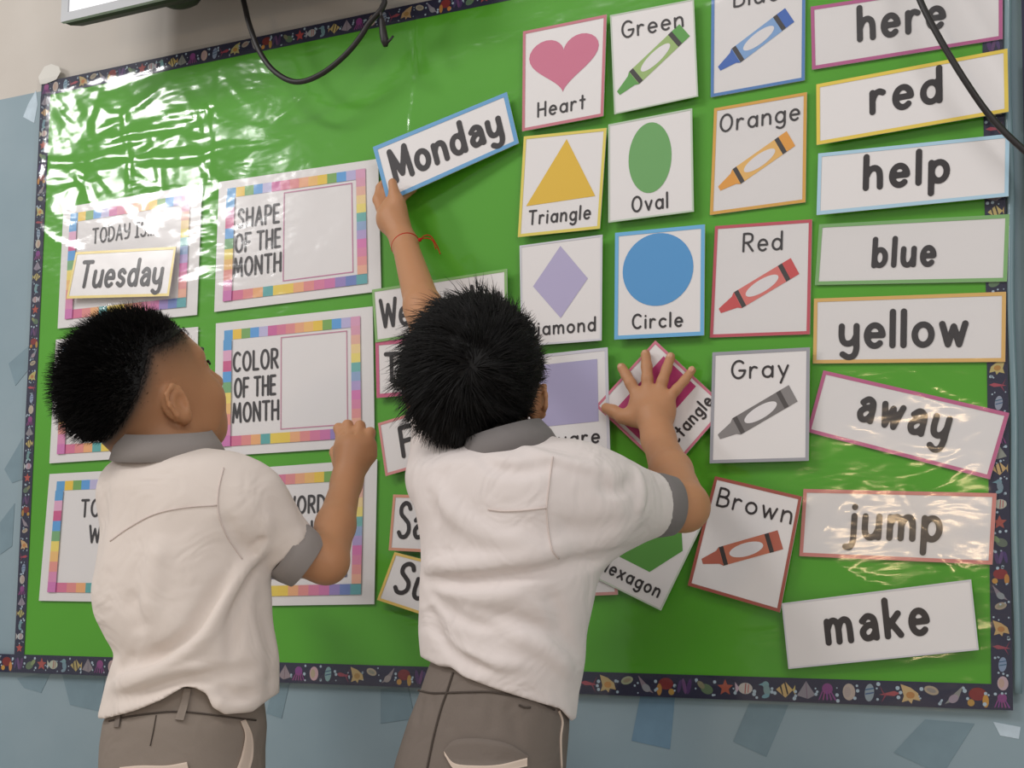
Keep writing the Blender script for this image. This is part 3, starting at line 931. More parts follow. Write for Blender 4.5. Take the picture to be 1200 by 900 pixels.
strip([(954, 350), (1179, 342), (1178, 424), (952.7, 426)], 'word strip reading yellow with an orange edge', (222, 178, 104), 'yellow', .155, .80, .26, .50, gap=.16)
strip([(965, 434), (1183, 484), (1160, 561.7), (945.7, 506)], 'word strip reading away with a magenta edge, tilted downwards', (192, 98, 140), 'away', .25, .72, .40, .52)
strip([(941.7, 573), (1168, 578), (1163, 661.7), (936.7, 651.7)], 'word strip reading jump with a coral edge', (206, 128, 122), 'jump', .255, .73, .32, .50)
strip([(916, 707), (1138, 679), (1147, 761.7), (924, 784)], 'plain white word strip reading make, lowest at the right', (206, 204, 210), 'make', .235, .755, .33, .52, Y=-.0095, bw=.002)

# ------------------------------------------------------------------ weekday cards
D = dict(name='weekday_card', group='weekday cards')
MON = strip([(437, 172.5), (594, 108), (608, 167.7), (454, 237)], 'blue edged card reading Monday held up by the middle child', (104, 160, 206), 'Monday', .105, .90, .285, .52, .0085, Y=(-.030, -.0085, -.0085, -.034), bw=.0062, gap=.16, **D)
strip([(89, 295.5), (206.7, 289), (198, 347), (78, 350)], 'yellow edged card reading Tuesday stuck on the TODAY IS poster', (230, 208, 130), 'Tuesday', .11, .90, .25, .52, .0068, Y=(-.009, -.009, -.012, -.012), bw=.0045, gap=.16, **D)
strip([(436, 339.5), (594, 315), (595, 378), (440, 401.5)], 'green edged card beginning with We behind the raised arm', (134, 178, 108), 'Wednesday', .06, .94, .27, .50, .0056, Y=Y_OVER, bw=.0040, gap=.12, **D)
strip([(440, 400.5), (594, 388), (595, 452), (441.5, 466.5)], 'pink edged card mostly hidden behind the hair of the middle child', (198, 96, 130), 'Thursday', .08, .92, .28, .48, .0062, Y=-.0062, bw=.0056, gap=.12, **D)
strip([(443, 496), (590, 452), (602, 515), (452, 558)], 'tilted red edged card showing an F behind the middle child shoulder', (214, 140, 140), 'Friday', .165, .85, .27, .52, .0068, Y=-.0090, bw=.0040, gap=.16, **D)
strip([(461, 579.5), (606, 583), (603, 652), (455.6, 645)], 'salmon edged card beginning with Sa left of the white shirt', (214, 152, 128), 'Saturday', .07, .93, .25, .60, .0062, Y=-.0070, bw=.0042, gap=.12, **D)
strip([(462.5, 647), (607, 684), (590, 752), (442, 703)], 'tilted yellow edged card beginning with Su, lowest weekday card', (226, 192, 104), 'Sunday', .10, .92, .27, .58, .0066, Y=-.0085, bw=.0042, gap=.14, **D)

# ------------------------------------------------------------------ television and cables
P0 = at(71, 26, -.135)
tvx, tvz = P0[0], P0[2]
W_, H_ = 0.66, 0.40
tv = empty('television', (tvx + W_ / 2, WY, tvz))
tag(tv, 'wall mounted television with silver bezel at the top left above the board', 'television')
mb = MB()
yb, yf = -.115, -.135
ym_ = -.128
x0, x1, z0, z1 = tvx, tvx + W_, tvz, tvz + H_
bz = .014
for a, b in (((x0, yf, z0), (x1, ym_, z0 + bz)), ((x0, yf, z1 - bz), (x1, ym_, z1)), ((x0, yf, z0 + bz), (x0 + bz, ym_, z1 - bz)), ((x1 - bz, yf, z0 + bz), (x1, ym_, z1 - bz))):
    mb.box(a, b)
mb.build('bezel', M['silver'], tv)
mb = MB(); mb.box((x0 + bz, yf + .003, z0 + bz), (x1 - bz, ym_, z1 - bz)); mb.build('screen', M['screen'], tv)
mb = MB()
prof = [(ym_, .001), (yb, .002), (yb + .02, .008), (yb + .045, .022), (yb + .060, .06), (yb + .065, .12)]
V, F = [], []
for y, i in prof:
    V += [(x0 + i, y, z0 + i), (x1 - i, y, z0 + i), (x1 - i, y, z1 - i), (x0 + i, y, z1 - i)]
for k in range(len(prof) - 1):
    for j in range(4):
        F.append((4 * k + j, 4 * k + (j + 1) % 4, 4 * k + 4 + (j + 1) % 4, 4 * k + 4 + j))
F += [(3, 2, 1, 0), tuple(4 * (len(prof) - 1) + j for j in range(4))]
mb.add(V, F); mb.build('back_casing', M['dark_plastic'], tv)
mb = MB(); mb.box((x0 + W_ / 2 - .15, yb + .065, z0 + .16), (x0 + W_ / 2 + .15, WY, z1 - .16)); mb.build('wall_bracket', M['dark_plastic'], tv)
mb = MB(); mb.ball(at(213, 0, yb + .03), (.035, .02, .012), mi=0); mb.build('cable_socket', M['dark_plastic'], tv, smooth=True)

def cable(name, label, pts, r, n=10):
    P = catmull(np.array(pts), 12)
    mb = MB(); mb.tube(P, r, n)
    o = mb.build(name, M['cable'], smooth=True)
    if label: tag(o, label, 'cable')
    return o
yc = -.062
cable('power_cable', 'black cable hanging in a loop below the television',
      [np.array((x0 + .16, yb + .05, z0 + .03)), at(276, -25, yc), at(285, 0, yc), at(292, 28, yc), at(304, 60, yc), at(322, 84, yc), at(347, 96, yc), at(376, 87, yc), at(407, 62, yc), at(430, 31, yc), at(446, -6, yc), np.array((x0 + .40, yb + .05, z0 + .03))], .0042)
pl = empty('audio_lead', at(445, 0, yc))
tag(pl, 'short black lead with an angled plug dangling beside the cable loop', 'cable')
mb = MB(); mb.tube(catmull([np.array((x0 + .41, yb + .05, z0 + .03)), at(444, -12, yc), at(446, 10, yc), at(447, 22, yc)], 8), .0022, 8); mb.build('lead', M['cable'], pl, smooth=True)
mb = MB(); mb.tube([at(447, 19, yc), at(447.5, 24, yc), at(449, 38, yc), at(451, 48, yc), at(452, 54, yc)], (.0025, .0042, .0058, .0062, .0035), 10)
mb.build('plug', M['cable'], pl, smooth=True)
mb = MB(); mb.tube([at(452, 51, yc), at(457, 47, yc), at(461, 42, yc)], (.0028, .0018, .0016), 8); mb.build('plug_pin', M['dark_plastic'], pl, smooth=True)
cable('power_cable', 'black cable hanging across the word strips at the top right corner',
      [at(1040, -120, -.03), at(1062, -45, -.04), at(1078, 0, -.05), at(1100, 43, -.055), at(1130, 93, -.055), at(1162, 138, -.05), at(1200, 176, -.05), at(1260, 225, -.045), at(1300, 262, -.03), at(1345, 305, -.004)], .0040)
# ------------------------------------------------------------------ continuous surfaces from blended distance fields
class Field:
    def __init__(self, lo, hi, h):
        self.h = h
        self.lo = np.asarray(lo, float)
        n = np.ceil((np.asarray(hi, float) - self.lo) / h).astype(int) + 1
        self.ax = [(self.lo[i] + h * np.arange(n[i])).astype(np.float32) for i in range(3)]
        self.D = np.full(n, 0.06, np.float32)
    def sub(self, lo, hi):
        s = []
        for i in range(3):
            a = max(int((lo[i] - self.lo[i]) / self.h), 0)
            b = min(int((hi[i] - self.lo[i]) / self.h) + 2, len(self.ax[i]))
            if b <= a: return None
            s.append(slice(a, b))
        return tuple(s)
    def grid(self, s):
        return (self.ax[0][s[0]][:, None, None], self.ax[1][s[1]][None, :, None], self.ax[2][s[2]][None, None, :])
    def blend(self, s, d, k, op='add'):
        a = self.D[s]
        if op == 'cut':
            b = -d
            h = np.maximum(k - np.abs(a - b), 0) / k
            self.D[s] = np.maximum(a, b) + h * h * k * .25
        else:
            h = np.maximum(k - np.abs(a - d), 0) / k
            self.D[s] = np.minimum(a, d) - h * h * k * .25
    def cone(self, p, q, r1, r2, k=.008, op='add'):
        p, q = np.asarray(p, float), np.asarray(q, float)
        m = max(r1, r2) + k + .012
        s = self.sub(np.minimum(p, q) - m, np.maximum(p, q) + m)
        if s is None: return
        X, Y, Z = self.grid(s)
        d = q - p
        L2 = d @ d + 1e-12
        t = np.clip(((X - p[0]) * d[0] + (Y - p[1]) * d[1] + (Z - p[2]) * d[2]) / L2, 0, 1)
        r = r1 + (r2 - r1) * t
        v = np.sqrt((X - p[0] - t * d[0]) ** 2 + (Y - p[1] - t * d[1]) ** 2 + (Z - p[2] - t * d[2]) ** 2) - r
        self.blend(s, v.astype(np.float32), k, op)
    def chain(self, P, R, k=.008):
        for i in range(len(P) - 1): self.cone(P[i], P[i + 1], R[i], R[i + 1], k)
    def ball(self, c, rad, k=.008, axes=None, op='add'):
        c = np.asarray(c, float)
        rad = np.broadcast_to(np.asarray(rad, float), (3,))
        m = rad.max() + k + .012
        s = self.sub(c - m, c + m)
        if s is None: return
        X, Y, Z = self.grid(s)
        A = np.eye(3) if axes is None else np.asarray(axes, float)
        x, y, z = X - c[0], Y - c[1], Z - c[2]
        e = [A[i][0] * x + A[i][1] * y + A[i][2] * z for i in range(3)]
        k0 = np.sqrt(sum((e[i] / rad[i]) ** 2 for i in range(3)))
        k1 = np.sqrt(sum((e[i] / rad[i] ** 2) ** 2 for i in range(3))) + 1e-9
        v = k0 * (k0 - 1) / k1
        self.blend(s, v.astype(np.float32), k, op)
    def tower(self, z, cx, cy, a, b, k=.01, grow=0.0, p=2.3):
        """upright trunk of superelliptic sections; arrays sorted by rising z"""
        lo = (np.min(cx - a) - .03, np.min(cy - b) - .03, z[0] - .03)
        hi = (np.max(cx + a) + .03, np.max(cy + b) + .03, z[-1] + .03)
        s = self.sub(lo, hi)
        X, Y, Z = self.grid(s)
        zz = self.ax[2][s[2]]
        f = lambda q: np.interp(zz, z, q)[None, None, :]
        A, B = f(a) + grow, f(b) + grow
        A, B = np.maximum(A, .004), np.maximum(B, .004)
        v = ((np.abs((X - f(cx)) / A) ** p + np.abs((Y - f(cy)) / B) ** p) ** (1 / p) - 1) * np.minimum(A, B)
        v = np.maximum(v, np.maximum(z[0] - Z, Z - z[-1]))
        self.blend(s, v.astype(np.float32), k)
    def sample(self, P):
        g = (np.asarray(P) - self.lo) / self.h
        n = np.array(self.D.shape)
        ok = np.all((g >= 0) & (g < n - 1.001), axis=-1)
        g = np.clip(g, 0, n - 1.002)
        i = g.astype(int)
        f = g - i
        v = 0
        for a in (0, 1):
            for b in (0, 1):
                for c in (0, 1):
                    w_ = (f[..., 0] if a else 1 - f[..., 0]) * (f[..., 1] if b else 1 - f[..., 1]) * (f[..., 2] if c else 1 - f[..., 2])
                    v = v + w_ * self.D[i[..., 0] + a, i[..., 1] + b, i[..., 2] + c]
        return np.where(ok, v, 1.0)
    def hit(self, px, py, lift=0.0):
        """first surface point met along the sight line through a point of the photograph"""
        d = CF + CR * (px - CXP) / FPX - CU * (py - CYP) / FPX
        t = np.arange(1.0, 2.3, .0012)
        P = CAM + d * t[:, None]
        v = self.sample(P)
        n = np.nonzero(v < 0)[0]
        if len(n) == 0:
            j = int(np.argmin(v))
            return P[j] - d * lift
        j = n[0]
        tt = t[j - 1] + (t[j] - t[j - 1]) * v[j - 1] / (v[j - 1] - v[j] + 1e-9)
        return CAM + d * (tt - lift / np.linalg.norm(d))
    def path(self, pts, lift=0.0, n=6):
        q = catmull(np.array(pts, float), n)
        return np.array([self.hit(x, y, lift) for x, y in q])
    def fold(self, P, wd, amp):
        """raise (amp > 0) or press in (amp < 0) the surface along a line of points"""
        P = np.asarray(P)
        m = 3 * wd
        s = self.sub(P.min(0) - m, P.max(0) + m)
        if s is None: return
        X, Y, Z = self.grid(s)
        best = np.full(self.D[s].shape, 1e9, np.float32)
        env = np.zeros(self.D[s].shape, np.float32)
        n = len(P) - 1
        for i in range(n):
            p, d = P[i], P[i + 1] - P[i]
            t = np.clip(((X - p[0]) * d[0] + (Y - p[1]) * d[1] + (Z - p[2]) * d[2]) / (d @ d + 1e-12), 0, 1)
            q = (X - p[0] - t * d[0]) ** 2 + (Y - p[1] - t * d[1]) ** 2 + (Z - p[2] - t * d[2]) ** 2
            u = (i + t) / n
            e = np.clip(np.minimum(u, 1 - u) * 4 + .15, 0, 1)
            c = q < best
            best = np.where(c, q, best)
            env = np.where(c, e, env)
        self.D[s] -= (amp * env * np.exp(-best / wd ** 2)).astype(np.float32)
    def ripple(self, amp, freq, seed=0):
        r = np.random.default_rng(seed)
        X, Y, Z = self.ax[0][:, None, None], self.ax[1][None, :, None], self.ax[2][None, None, :]
        for i in range(5):
            k = r.normal(0, 1, 3) * freq
            self.D += (amp / 2 * np.sin(k[0] * X + k[1] * Y + k[2] * Z + r.uniform(0, 6))).astype(np.float32)
    def mesh(self):
        D = self.D
        s = (D < 0)
        n = s[:-1, :-1, :-1].astype(np.uint8)
        c = np.zeros_like(n)
        offs = [(i, j, k) for i in (0, 1) for j in (0, 1) for k in (0, 1)]
        sh = D.shape
        for i, j, k in offs:
            c += s[i:sh[0] - 1 + i, j:sh[1] - 1 + j, k:sh[2] - 1 + k]
        idx = np.argwhere((c > 0) & (c < 8))
        del c
        vals = np.stack([D[idx[:, 0] + i, idx[:, 1] + j, idx[:, 2] + k] for i, j, k in offs], 1)
        acc = np.zeros((len(idx), 3))
        cnt = np.zeros(len(idx))
        for a in range(8):
            for b in range(a + 1, 8):
                da = np.array(offs[b]) - np.array(offs[a])
                if np.abs(da).sum() != 1: continue
                va, vb = vals[:, a], vals[:, b]
                m = (va < 0) != (vb < 0)
                t = np.where(m, va / np.where(m, va - vb, 1), 0)
                acc += np.where(m[:, None], np.array(offs[a]) + da * t[:, None], 0)
                cnt += m
        V = self.lo + self.h * (idx + acc / cnt[:, None])
        vid = np.full(np.array(sh) - 1, -1, np.int32)
        vid[idx[:, 0], idx[:, 1], idx[:, 2]] = np.arange(len(idx))
        F = []
        for axn in range(3):
            sl0 = [slice(1, -1)] * 3
            sl1 = [slice(1, -1)] * 3
            sl0[axn] = slice(0, sh[axn] - 1)
            sl1[axn] = slice(1, sh[axn])
            A, B = s[tuple(sl0)], s[tuple(sl1)]
            e = np.argwhere(A != B)
            if len(e) == 0: continue
            inside = A[e[:, 0], e[:, 1], e[:, 2]]
            g = e.copy()
            for q in range(3):
                if q != axn: g[:, q] += 1
            u, v = [(1, 2), (2, 0), (0, 1)][axn]
            quad = []
            for du, dv in ((0, 0), (1, 0), (1, 1), (0, 1)):
                h = g.copy()
                h[:, u] -= du
                h[:, v] -= dv
                quad.append(vid[h[:, 0], h[:, 1], h[:, 2]])
            quad = np.stack(quad, 1)
            quad = np.where(inside[:, None], quad, quad[:, ::-1])
            F.append(quad)
        F = np.vstack(F)
        F = F[(F >= 0).all(1)]
        return V, F
    def obj(self, name, mat, parent, relax=1, tint=None):
        V, F = self.mesh()
        for _ in range(relax):
            acc = np.zeros_like(V)
            cnt = np.zeros(len(V))
            for i in range(4):
                a, b = F[:, i], F[:, (i + 1) % 4]
                np.add.at(acc, a, V[b]); np.add.at(cnt, a, 1)
            V = V * .5 + .5 * acc / np.maximum(cnt, 1)[:, None]
        o = mesh_obj(name, V, F, mat, parent, smooth=True)
        if tint is not None:
            ca = o.data.color_attributes.new('Col', 'FLOAT_COLOR', 'POINT')
            c = np.ones((len(V), 4), np.float32)
            c[:, :3] = tint(V)
            ca.data.foreach_set('color', c.ravel())
        return o

def nrm(v):
    v = np.asarray(v, float)
    return v / np.linalg.norm(v)

def head_frame(center, view_turn, tilt, roll=0.0):
    """forward, up, right of a head turned view_turn to the right of the sight line and tilted back"""
    vd = np.asarray(center) - CAM
    vd = nrm((vd[0], vd[1], 0))
    a = math.atan2(vd[0], vd[1]) + view_turn
    fh = np.array((math.sin(a), math.cos(a), 0.0))
    rt = np.array((math.cos(a), -math.sin(a), 0.0))
    F = fh * math.cos(tilt) + np.array((0, 0, 1.0)) * math.sin(tilt)
    U = np.cross(rt, F)
    rt, U = rt * math.cos(roll) - U * math.sin(roll), U * math.cos(roll) + rt * math.sin(roll)
    return F, U, rt

def add_head(fd, O, fr, s=1.0):
    F, U, R = fr
    A = np.array([F, U, R])
    L = lambda f, u, r: O + s * (F * f + U * u + R * r)
    sc = lambda *q: np.array(q) * s
    fd.ball(L(-.010, .016, 0), sc(.088, .080, .071), .01, A)
    fd.ball(L(.018, -.030, 0), sc(.058, .060, .055), .03, A)
    fd.ball(L(.052, -.074, 0), sc(.022, .020, .026), .025, A)
    fd.ball(L(.044, -.050, 0), sc(.034, .032, .040), .02, A)
    for r in (-1, 1):
        fd.ball(L(.047, -.030, r * .034), sc(.027, .026, .022), .015, A)
        fd.ball(L(.010, -.062, r * .040), sc(.030, .018, .012), .02, A)
        fd.cone(L(.066, .022, r * .012), L(.056, .022, r * .042), .010 * s, .008 * s, .014)
        fd.ball(L(.078, .002, r * .028), sc(.013, .010, .014), .010, A, 'cut')
        fd.ball(L(.059, .004, r * .028), sc(.0135, .011, .015), .004, A)
        # ear: bowl, rim, lobe
        E = nrm(R * r * .35 - F * .9)
        E2 = np.array([nrm(F * .95 + R * r * .4), U, nrm(np.cross(nrm(F * .95 + R * r * .4), U))])
        fd.ball(L(-.012, -.020, r * .073), sc(.0165, .0225, .0075), .004, E2)
        fd.ball(L(-.005, -.037, r * .070), sc(.0095, .011, .007), .004, E2)
        fd.ball(L(-.007, -.021, r * .083), sc(.0085, .0125, .0085), .003, E2, 'cut')
        rim = [L(.000, -.004, r * .075), L(-.011, .002, r * .079), L(-.023, -.005, r * .082), L(-.025, -.018, r * .082), L(-.019, -.032, r * .079), L(-.009, -.041, r * .073)]
        fd.chain(rim, [.0030 * s] * 6, .003)
        fd.ball(L(.000, -.022, r * .0755), sc(.0035, .005, .004), .003, A)
    fd.cone(L(.077, .004, 0), L(.090, -.020, 0), .0065 * s, .0105 * s, .012)
    for r in (-1, 1): fd.ball(L(.083, -.023, r * .011), sc(.009, .007, .007), .006, A)
    fd.ball(L(.075, -.043, 0), sc(.010, .0055, .019), .006, A)
    fd.ball(L(.073, -.054, 0), sc(.010, .0060, .017), .006, A)
    fd.cone(L(.088, -.0485, -.018), L(.088, -.0485, .018), .0016, .0016, .003, 'cut')
    return L, A

def add_finger(fd, pts, r0, r1):
    n = len(pts)
    fd.chain(pts, [r0 + (r1 - r0) * i / (n - 1) for i in range(n)], .0035)

def strands(name, roots, dirs, lens, curve, rad, mat, parent, segs=4, droop=0.0, jitter=.15):
    """many fine tapering hairs as one mesh; curve bends each hair towards a second direction"""
    n = len(roots)
    u = np.cross(dirs, np.array((.31, .52, .79)))
    u /= np.linalg.norm(u, axis=1)[:, None] + 1e-9
    rings = []
    P = roots - dirs * .004
    d = dirs.copy()
    step = lens / segs
    for i in range(segs + 1):
        v = np.cross(d, u)
        v /= np.linalg.norm(v, axis=1)[:, None] + 1e-9
        u2 = np.cross(v, d)
        f = 1.0 - .9 * (i / segs) ** 1.6
        rr = (rad * f)[:, None]
        rings.append(np.stack([P + rr * (u2 * math.cos(a) + v * math.sin(a)) for a in (0, 2.094, 4.189)], 1))
        d = d + curve * (1.0 / segs) + np.array((0, 0, -droop / segs)) + rng.normal(0, jitter / segs, (n, 3))
        d /= np.linalg.norm(d, axis=1)[:, None]
        P = P + d * step[:, None]
    V = np.stack(rings, 1)                        # n, segs+1, 3, xyz
    base = (np.arange(n) * (segs + 1) * 3)[:, None]
    F = []
    for i in range(segs):
        for k in range(3):
            k2 = (k + 1) % 3
            F.append(np.concatenate([base + i * 3 + k, base + i * 3 + k2, base + (i + 1) * 3 + k2, base + (i + 1) * 3 + k], 1))
    return mesh_obj(name, V.reshape(-1, 3), np.vstack(F), mat, parent, smooth=True)

def trunk(rows, Y, ratio=.74, extra_top=None):
    """trunk sections from silhouette rows (pixel row, left, right)"""
    z, cx, cy, a, b = [], [], [], [], []
    for row in rows:
        py, l, r = row[:3]
        y = row[3] if len(row) > 3 else Y
        q = ratio if len(row) < 5 else row[4]
        c = at((l + r) / 2, py, y)
        wdt = (r - l) / 2 * depth(c) / FPX
        v = nrm((c[0] - CAM[0], c[1] - CAM[1], 0))
        rx, ry = v[1], -v[0]
        A = wdt / math.sqrt(rx ** 2 + (q * ry) ** 2)
        z.append(c[2]); cx.append(c[0]); cy.append(c[1]); a.append(A); b.append(q * A)
    o = np.argsort(z)
    z = np.array(z)[o]
    zz = np.linspace(z[0], z[-1], 90)
    sm = lambda q: np.interp(zz, z, np.array(q)[o])
    def smooth(q):
        q = sm(q)
        for _ in range(3):
            q[1:-1] = (q[:-2] + 2 * q[1:-1] + q[2:]) / 4
        return q
    return zz, smooth(cx), smooth(cy), smooth(a), smooth(b)

def seam(name, fd, pts, r, mat, parent, lift=0.0006, n=8):
    P = fd.path(pts, lift, n)
    mb = MB(); mb.tube(P, r, 6)
    return mb.build(name, M[mat], parent, smooth=True)

def ribbon(name, fd, edge_a, edge_b, mat, parent, th=.0022, n=8, label=None):
    """strip of cloth lying on a surface between two pixel lines"""
    A, B = catmull(np.array(edge_a, float), n), catmull(np.array(edge_b, float), n)
    V, F = [], []
    cols = 5
    for i in range(len(A)):
        for j in range(cols):
            t = j / (cols - 1)
            x, y = A[i] * (1 - t) + B[i] * t
            P = fd.hit(x, y)
            out = nrm(CAM - P)
            V.append(P + out * th)
            V.append(P - out * .002)
    m = len(A)
    id_ = lambda i, j, k: (i * cols + j) * 2 + k
    for i in range(m - 1):
        for j in range(cols - 1):
            F.append((id_(i, j, 0), id_(i, j + 1, 0), id_(i + 1, j + 1, 0), id_(i + 1, j, 0)))
            F.append((id_(i, j, 1), id_(i + 1, j, 1), id_(i + 1, j + 1, 1), id_(i, j + 1, 1)))
    for i in range(m - 1):
        for j in (0, cols - 1):
            F.append((id_(i, j, 0), id_(i + 1, j, 0), id_(i + 1, j, 1), id_(i, j, 1)))
    for j in range(cols - 1):
        for i in (0, m - 1):
            F.append((id_(i, j, 0), id_(i, j, 1), id_(i, j + 1, 1), id_(i, j + 1, 0)))
    o = mesh_obj(name, V, F, M[mat], parent, smooth=True)
    if label: o['label'] = label
    return o
# ------------------------------------------------------------------ the two children
HB = 0.0027
def clip_plane(fd, p, n, rad):
    p, n = np.asarray(p, float), nrm(n)
    s = fd.sub(p - rad, p + rad)
    X, Y, Z = fd.grid(s)
    d = (X - p[0]) * n[0] + (Y - p[1]) * n[1] + (Z - p[2]) * n[2]
    near = ((X - p[0]) ** 2 + (Y - p[1]) ** 2 + (Z - p[2]) ** 2) < rad ** 2
    fd.D[s] = np.where(near, np.maximum(fd.D[s], d), fd.D[s]).astype(np.float32)

def sleeve(fd, P, R, k=.03):
    """sleeve with a flat open end, blended onto the shirt"""
    t = Field.__new__(Field)
    t.h, t.lo, t.ax = fd.h, fd.lo, fd.ax
    t.D = np.full(fd.D.shape, .06, np.float32)
    a, b = np.asarray(P[-2]), np.asarray(P[-1])
    near = a + (b - a) * .45
    t.chain(list(P[:-1]) + [near], list(R[:-1]) + [R[-2] * .55 + R[-1] * .45 - .002], .02)
    fd.blend((slice(None),) * 3, t.D, k)
    t.D = np.full(fd.D.shape, .06, np.float32)
    t.chain(P, R, .02)
    clip_plane(t, b, b - a, .08)
    fd.blend((slice(None),) * 3, t.D, .006)

def hem_cut(fd, hem, Y):
    """open the bottom of a shirt along its hem line (pixels), the same line running round the body"""
    P = np.array([at(x, y, Y) for x, y in hem])
    vd = P.mean(0) - CAM
    v = nrm((vd[0], vd[1], 0))
    r = np.array((v[1], -v[0], 0))
    sP = (P - CAM) @ r / ((P - CAM) @ v)
    X, Yy, Z = fd.ax[0][:, None, None], fd.ax[1][None, :, None], fd.ax[2][None, None, :]
    s = ((X - CAM[0]) * r[0] + (Yy - CAM[1]) * r[1]) / ((X - CAM[0]) * v[0] + (Yy - CAM[1]) * v[1])
    o = np.argsort(sP)
    zh = np.interp(s, sP[o], P[o, 2]).astype(np.float32)
    fd.D = np.maximum(fd.D, zh - Z)

def shell(fd, base_d, th):
    fd.D = np.maximum(fd.D, -(base_d + th))

def cuff(name, p, q, r1, r2, mat, parent, th=.0028, squash=1.0, n=40, label=None):
    """short open band of cloth round a limb"""
    p, q = np.asarray(p, float), np.asarray(q, float)
    d = nrm(q - p)
    u = nrm(np.cross(d, (0.2, 0.3, 1)))
    v = np.cross(d, u)
    V, F = [], []
    prof = [(0, r1 - th), (0, r1), (.5, (r1 + r2) / 2 + .0008), (.97, r2), (1, r2 - .0008), (1, r2 - th), (.5, (r1 + r2) / 2 - th)]
    m = len(prof)
    for i in range(n):
        a = 2 * math.pi * i / n
        for t, r in prof:
            rr = r + .0006 * math.sin(3 * a + 1)
            V.append(p + (q - p) * t + rr * (u * math.cos(a) + v * squash * math.sin(a)))
    for i in range(n):
        for j in range(m):
            a, b = i * m + j, i * m + (j + 1) % m
            c, e = ((i + 1) % n) * m + (j + 1) % m, ((i + 1) % n) * m + j
            F.append((a, b, c, e))
    o = mesh_obj(name, V, F, M[mat], parent, smooth=True)
    if label: o['label'] = label
    return o

def collar(c, axis, front, r1, r2, h, parent, mat, gap=.5, squash=.86, th=.003, flare=.008):
    """folded shirt collar: flaring band open at the throat"""
    ax = nrm(axis)
    f = nrm(np.asarray(front) - ax * (np.asarray(front) @ ax))
    s = np.cross(f, ax)
    n = 56
    V, F = [], []
    prof = [(1.0, r1 - th), (1.04, r1), (.55, r1 * .45 + r2 * .55 + .001), (0, r2), (-.03, r2 - th), (.5, (r1 + r2) / 2 - th - .001)]
    m = len(prof)
    for i in range(n + 1):
        a = gap / 2 + (2 * math.pi - gap) * i / n
        tip = math.exp(-((min(a, 2 * math.pi - a) - gap / 2) / .35) ** 2)
        for t, r in prof:
            low = (1 - t) if t < .5 else 0
            V.append(c + ax * (h * t - flare * tip * low * 1.4) + (r + flare * tip * low) * (f * math.cos(a) + s * squash * math.sin(a)))
    for i in range(n):
        for j in range(m):
            F.append((i * m + j, (i + 1) * m + j, (i + 1) * m + (j + 1) % m, i * m + (j + 1) % m))
    F.append(tuple(range(m)))
    F.append(tuple(n * m + j for j in range(m - 1, -1, -1)))
    return mesh_obj('collar', V, F, M[mat], parent, smooth=True)

def cap_field(O, fr, grow, zone, s=1.0):
    """thin layer over the skull limited to the hair zone"""
    F, U, R = fr
    fd = Field(O - .13, O + .13, .003)
    fd.ball(O + s * (F * -.010 + U * .016), np.array((.088, .080, .071)) * s + grow, .01, np.array([F, U, R]))
    X, Y, Z = fd.ax[0][:, None, None] - O[0], fd.ax[1][None, :, None] - O[1], fd.ax[2][None, None, :] - O[2]
    f, u, r = [(X * a[0] + Y * a[1] + Z * a[2]) / s for a in (F, U, R)]
    fd.D = np.maximum(fd.D, zone(f, u, r).astype(np.float32))
    return fd.mesh()

def skull_points(n, O, fr, s=1.0, grow=0.0):
    F, U, R = fr
    d = rng.normal(0, 1, (n, 3))
    d /= np.linalg.norm(d, axis=1)[:, None]
    rad = np.array((.088, .080, .071)) + grow
    loc = d * rad + np.array((-.010, .016, 0))
    nn = d / rad
    nn /= np.linalg.norm(nn, axis=1)[:, None]
    A = np.array([F, U, R])
    return loc, O + s * loc @ A, nn @ A, nn

def join(parts):
    V, F, k = [], [], 0
    for v, f in parts:
        V.append(v); F.append(f + k); k += len(v)
    return np.vstack(V), np.vstack(F)

def hair_object(parts_obj, cap, mat, parent, name='hair'):
    V, F = [], []
    k = 0
    for o in parts_obj:
        me = o.data
        v = np.empty(len(me.vertices) * 3, np.float32); me.vertices.foreach_get('co', v)
        v = v.reshape(-1, 3) + wloc(o)
        f = np.empty(len(me.loops), np.int32); me.loops.foreach_get('vertex_index', f)
        V.append(v); F.append(f.reshape(-1, 4) + k); k += len(v)
        bpy.data.objects.remove(o)
    if cap is not None:
        V.append(cap[0]); F.append(cap[1] + k)
    return mesh_obj(name, np.vstack(V), np.vstack(F), mat, parent, smooth=True)

def legs_and_shoes(body, trousers, cx, cy, zhip, root):
    for sx in (-1, 1):
        hip = np.array((cx + sx * .056, cy, zhip - .03))
        ank = np.array((cx + sx * .060, cy - .004, .07))
        knee = (hip + ank) / 2 + np.array((0, .012, 0))
        body.chain([hip, knee, ank], [.06, .042, .030], .02)
        body.cone(ank - (0, 0, .03), ank + (0, .09, -.045), .026, .022, .02)
        trousers.chain([hip + (0, 0, .02), knee, ank], [.064, .056, .050], .026)
        clip_plane(trousers, ank + (0, 0, -.005), (0, 0, -1), .1)
        mb = MB()
        mb.ball(ank + (0, .038, -.045), (.040, .092, .038), 20, 12)
        V = np.array(mb.V)
        V[:, 2] = np.maximum(V[:, 2], 0.0)
        mesh_obj('shoe', V, mb.F, M['shoe'], root, smooth=True)

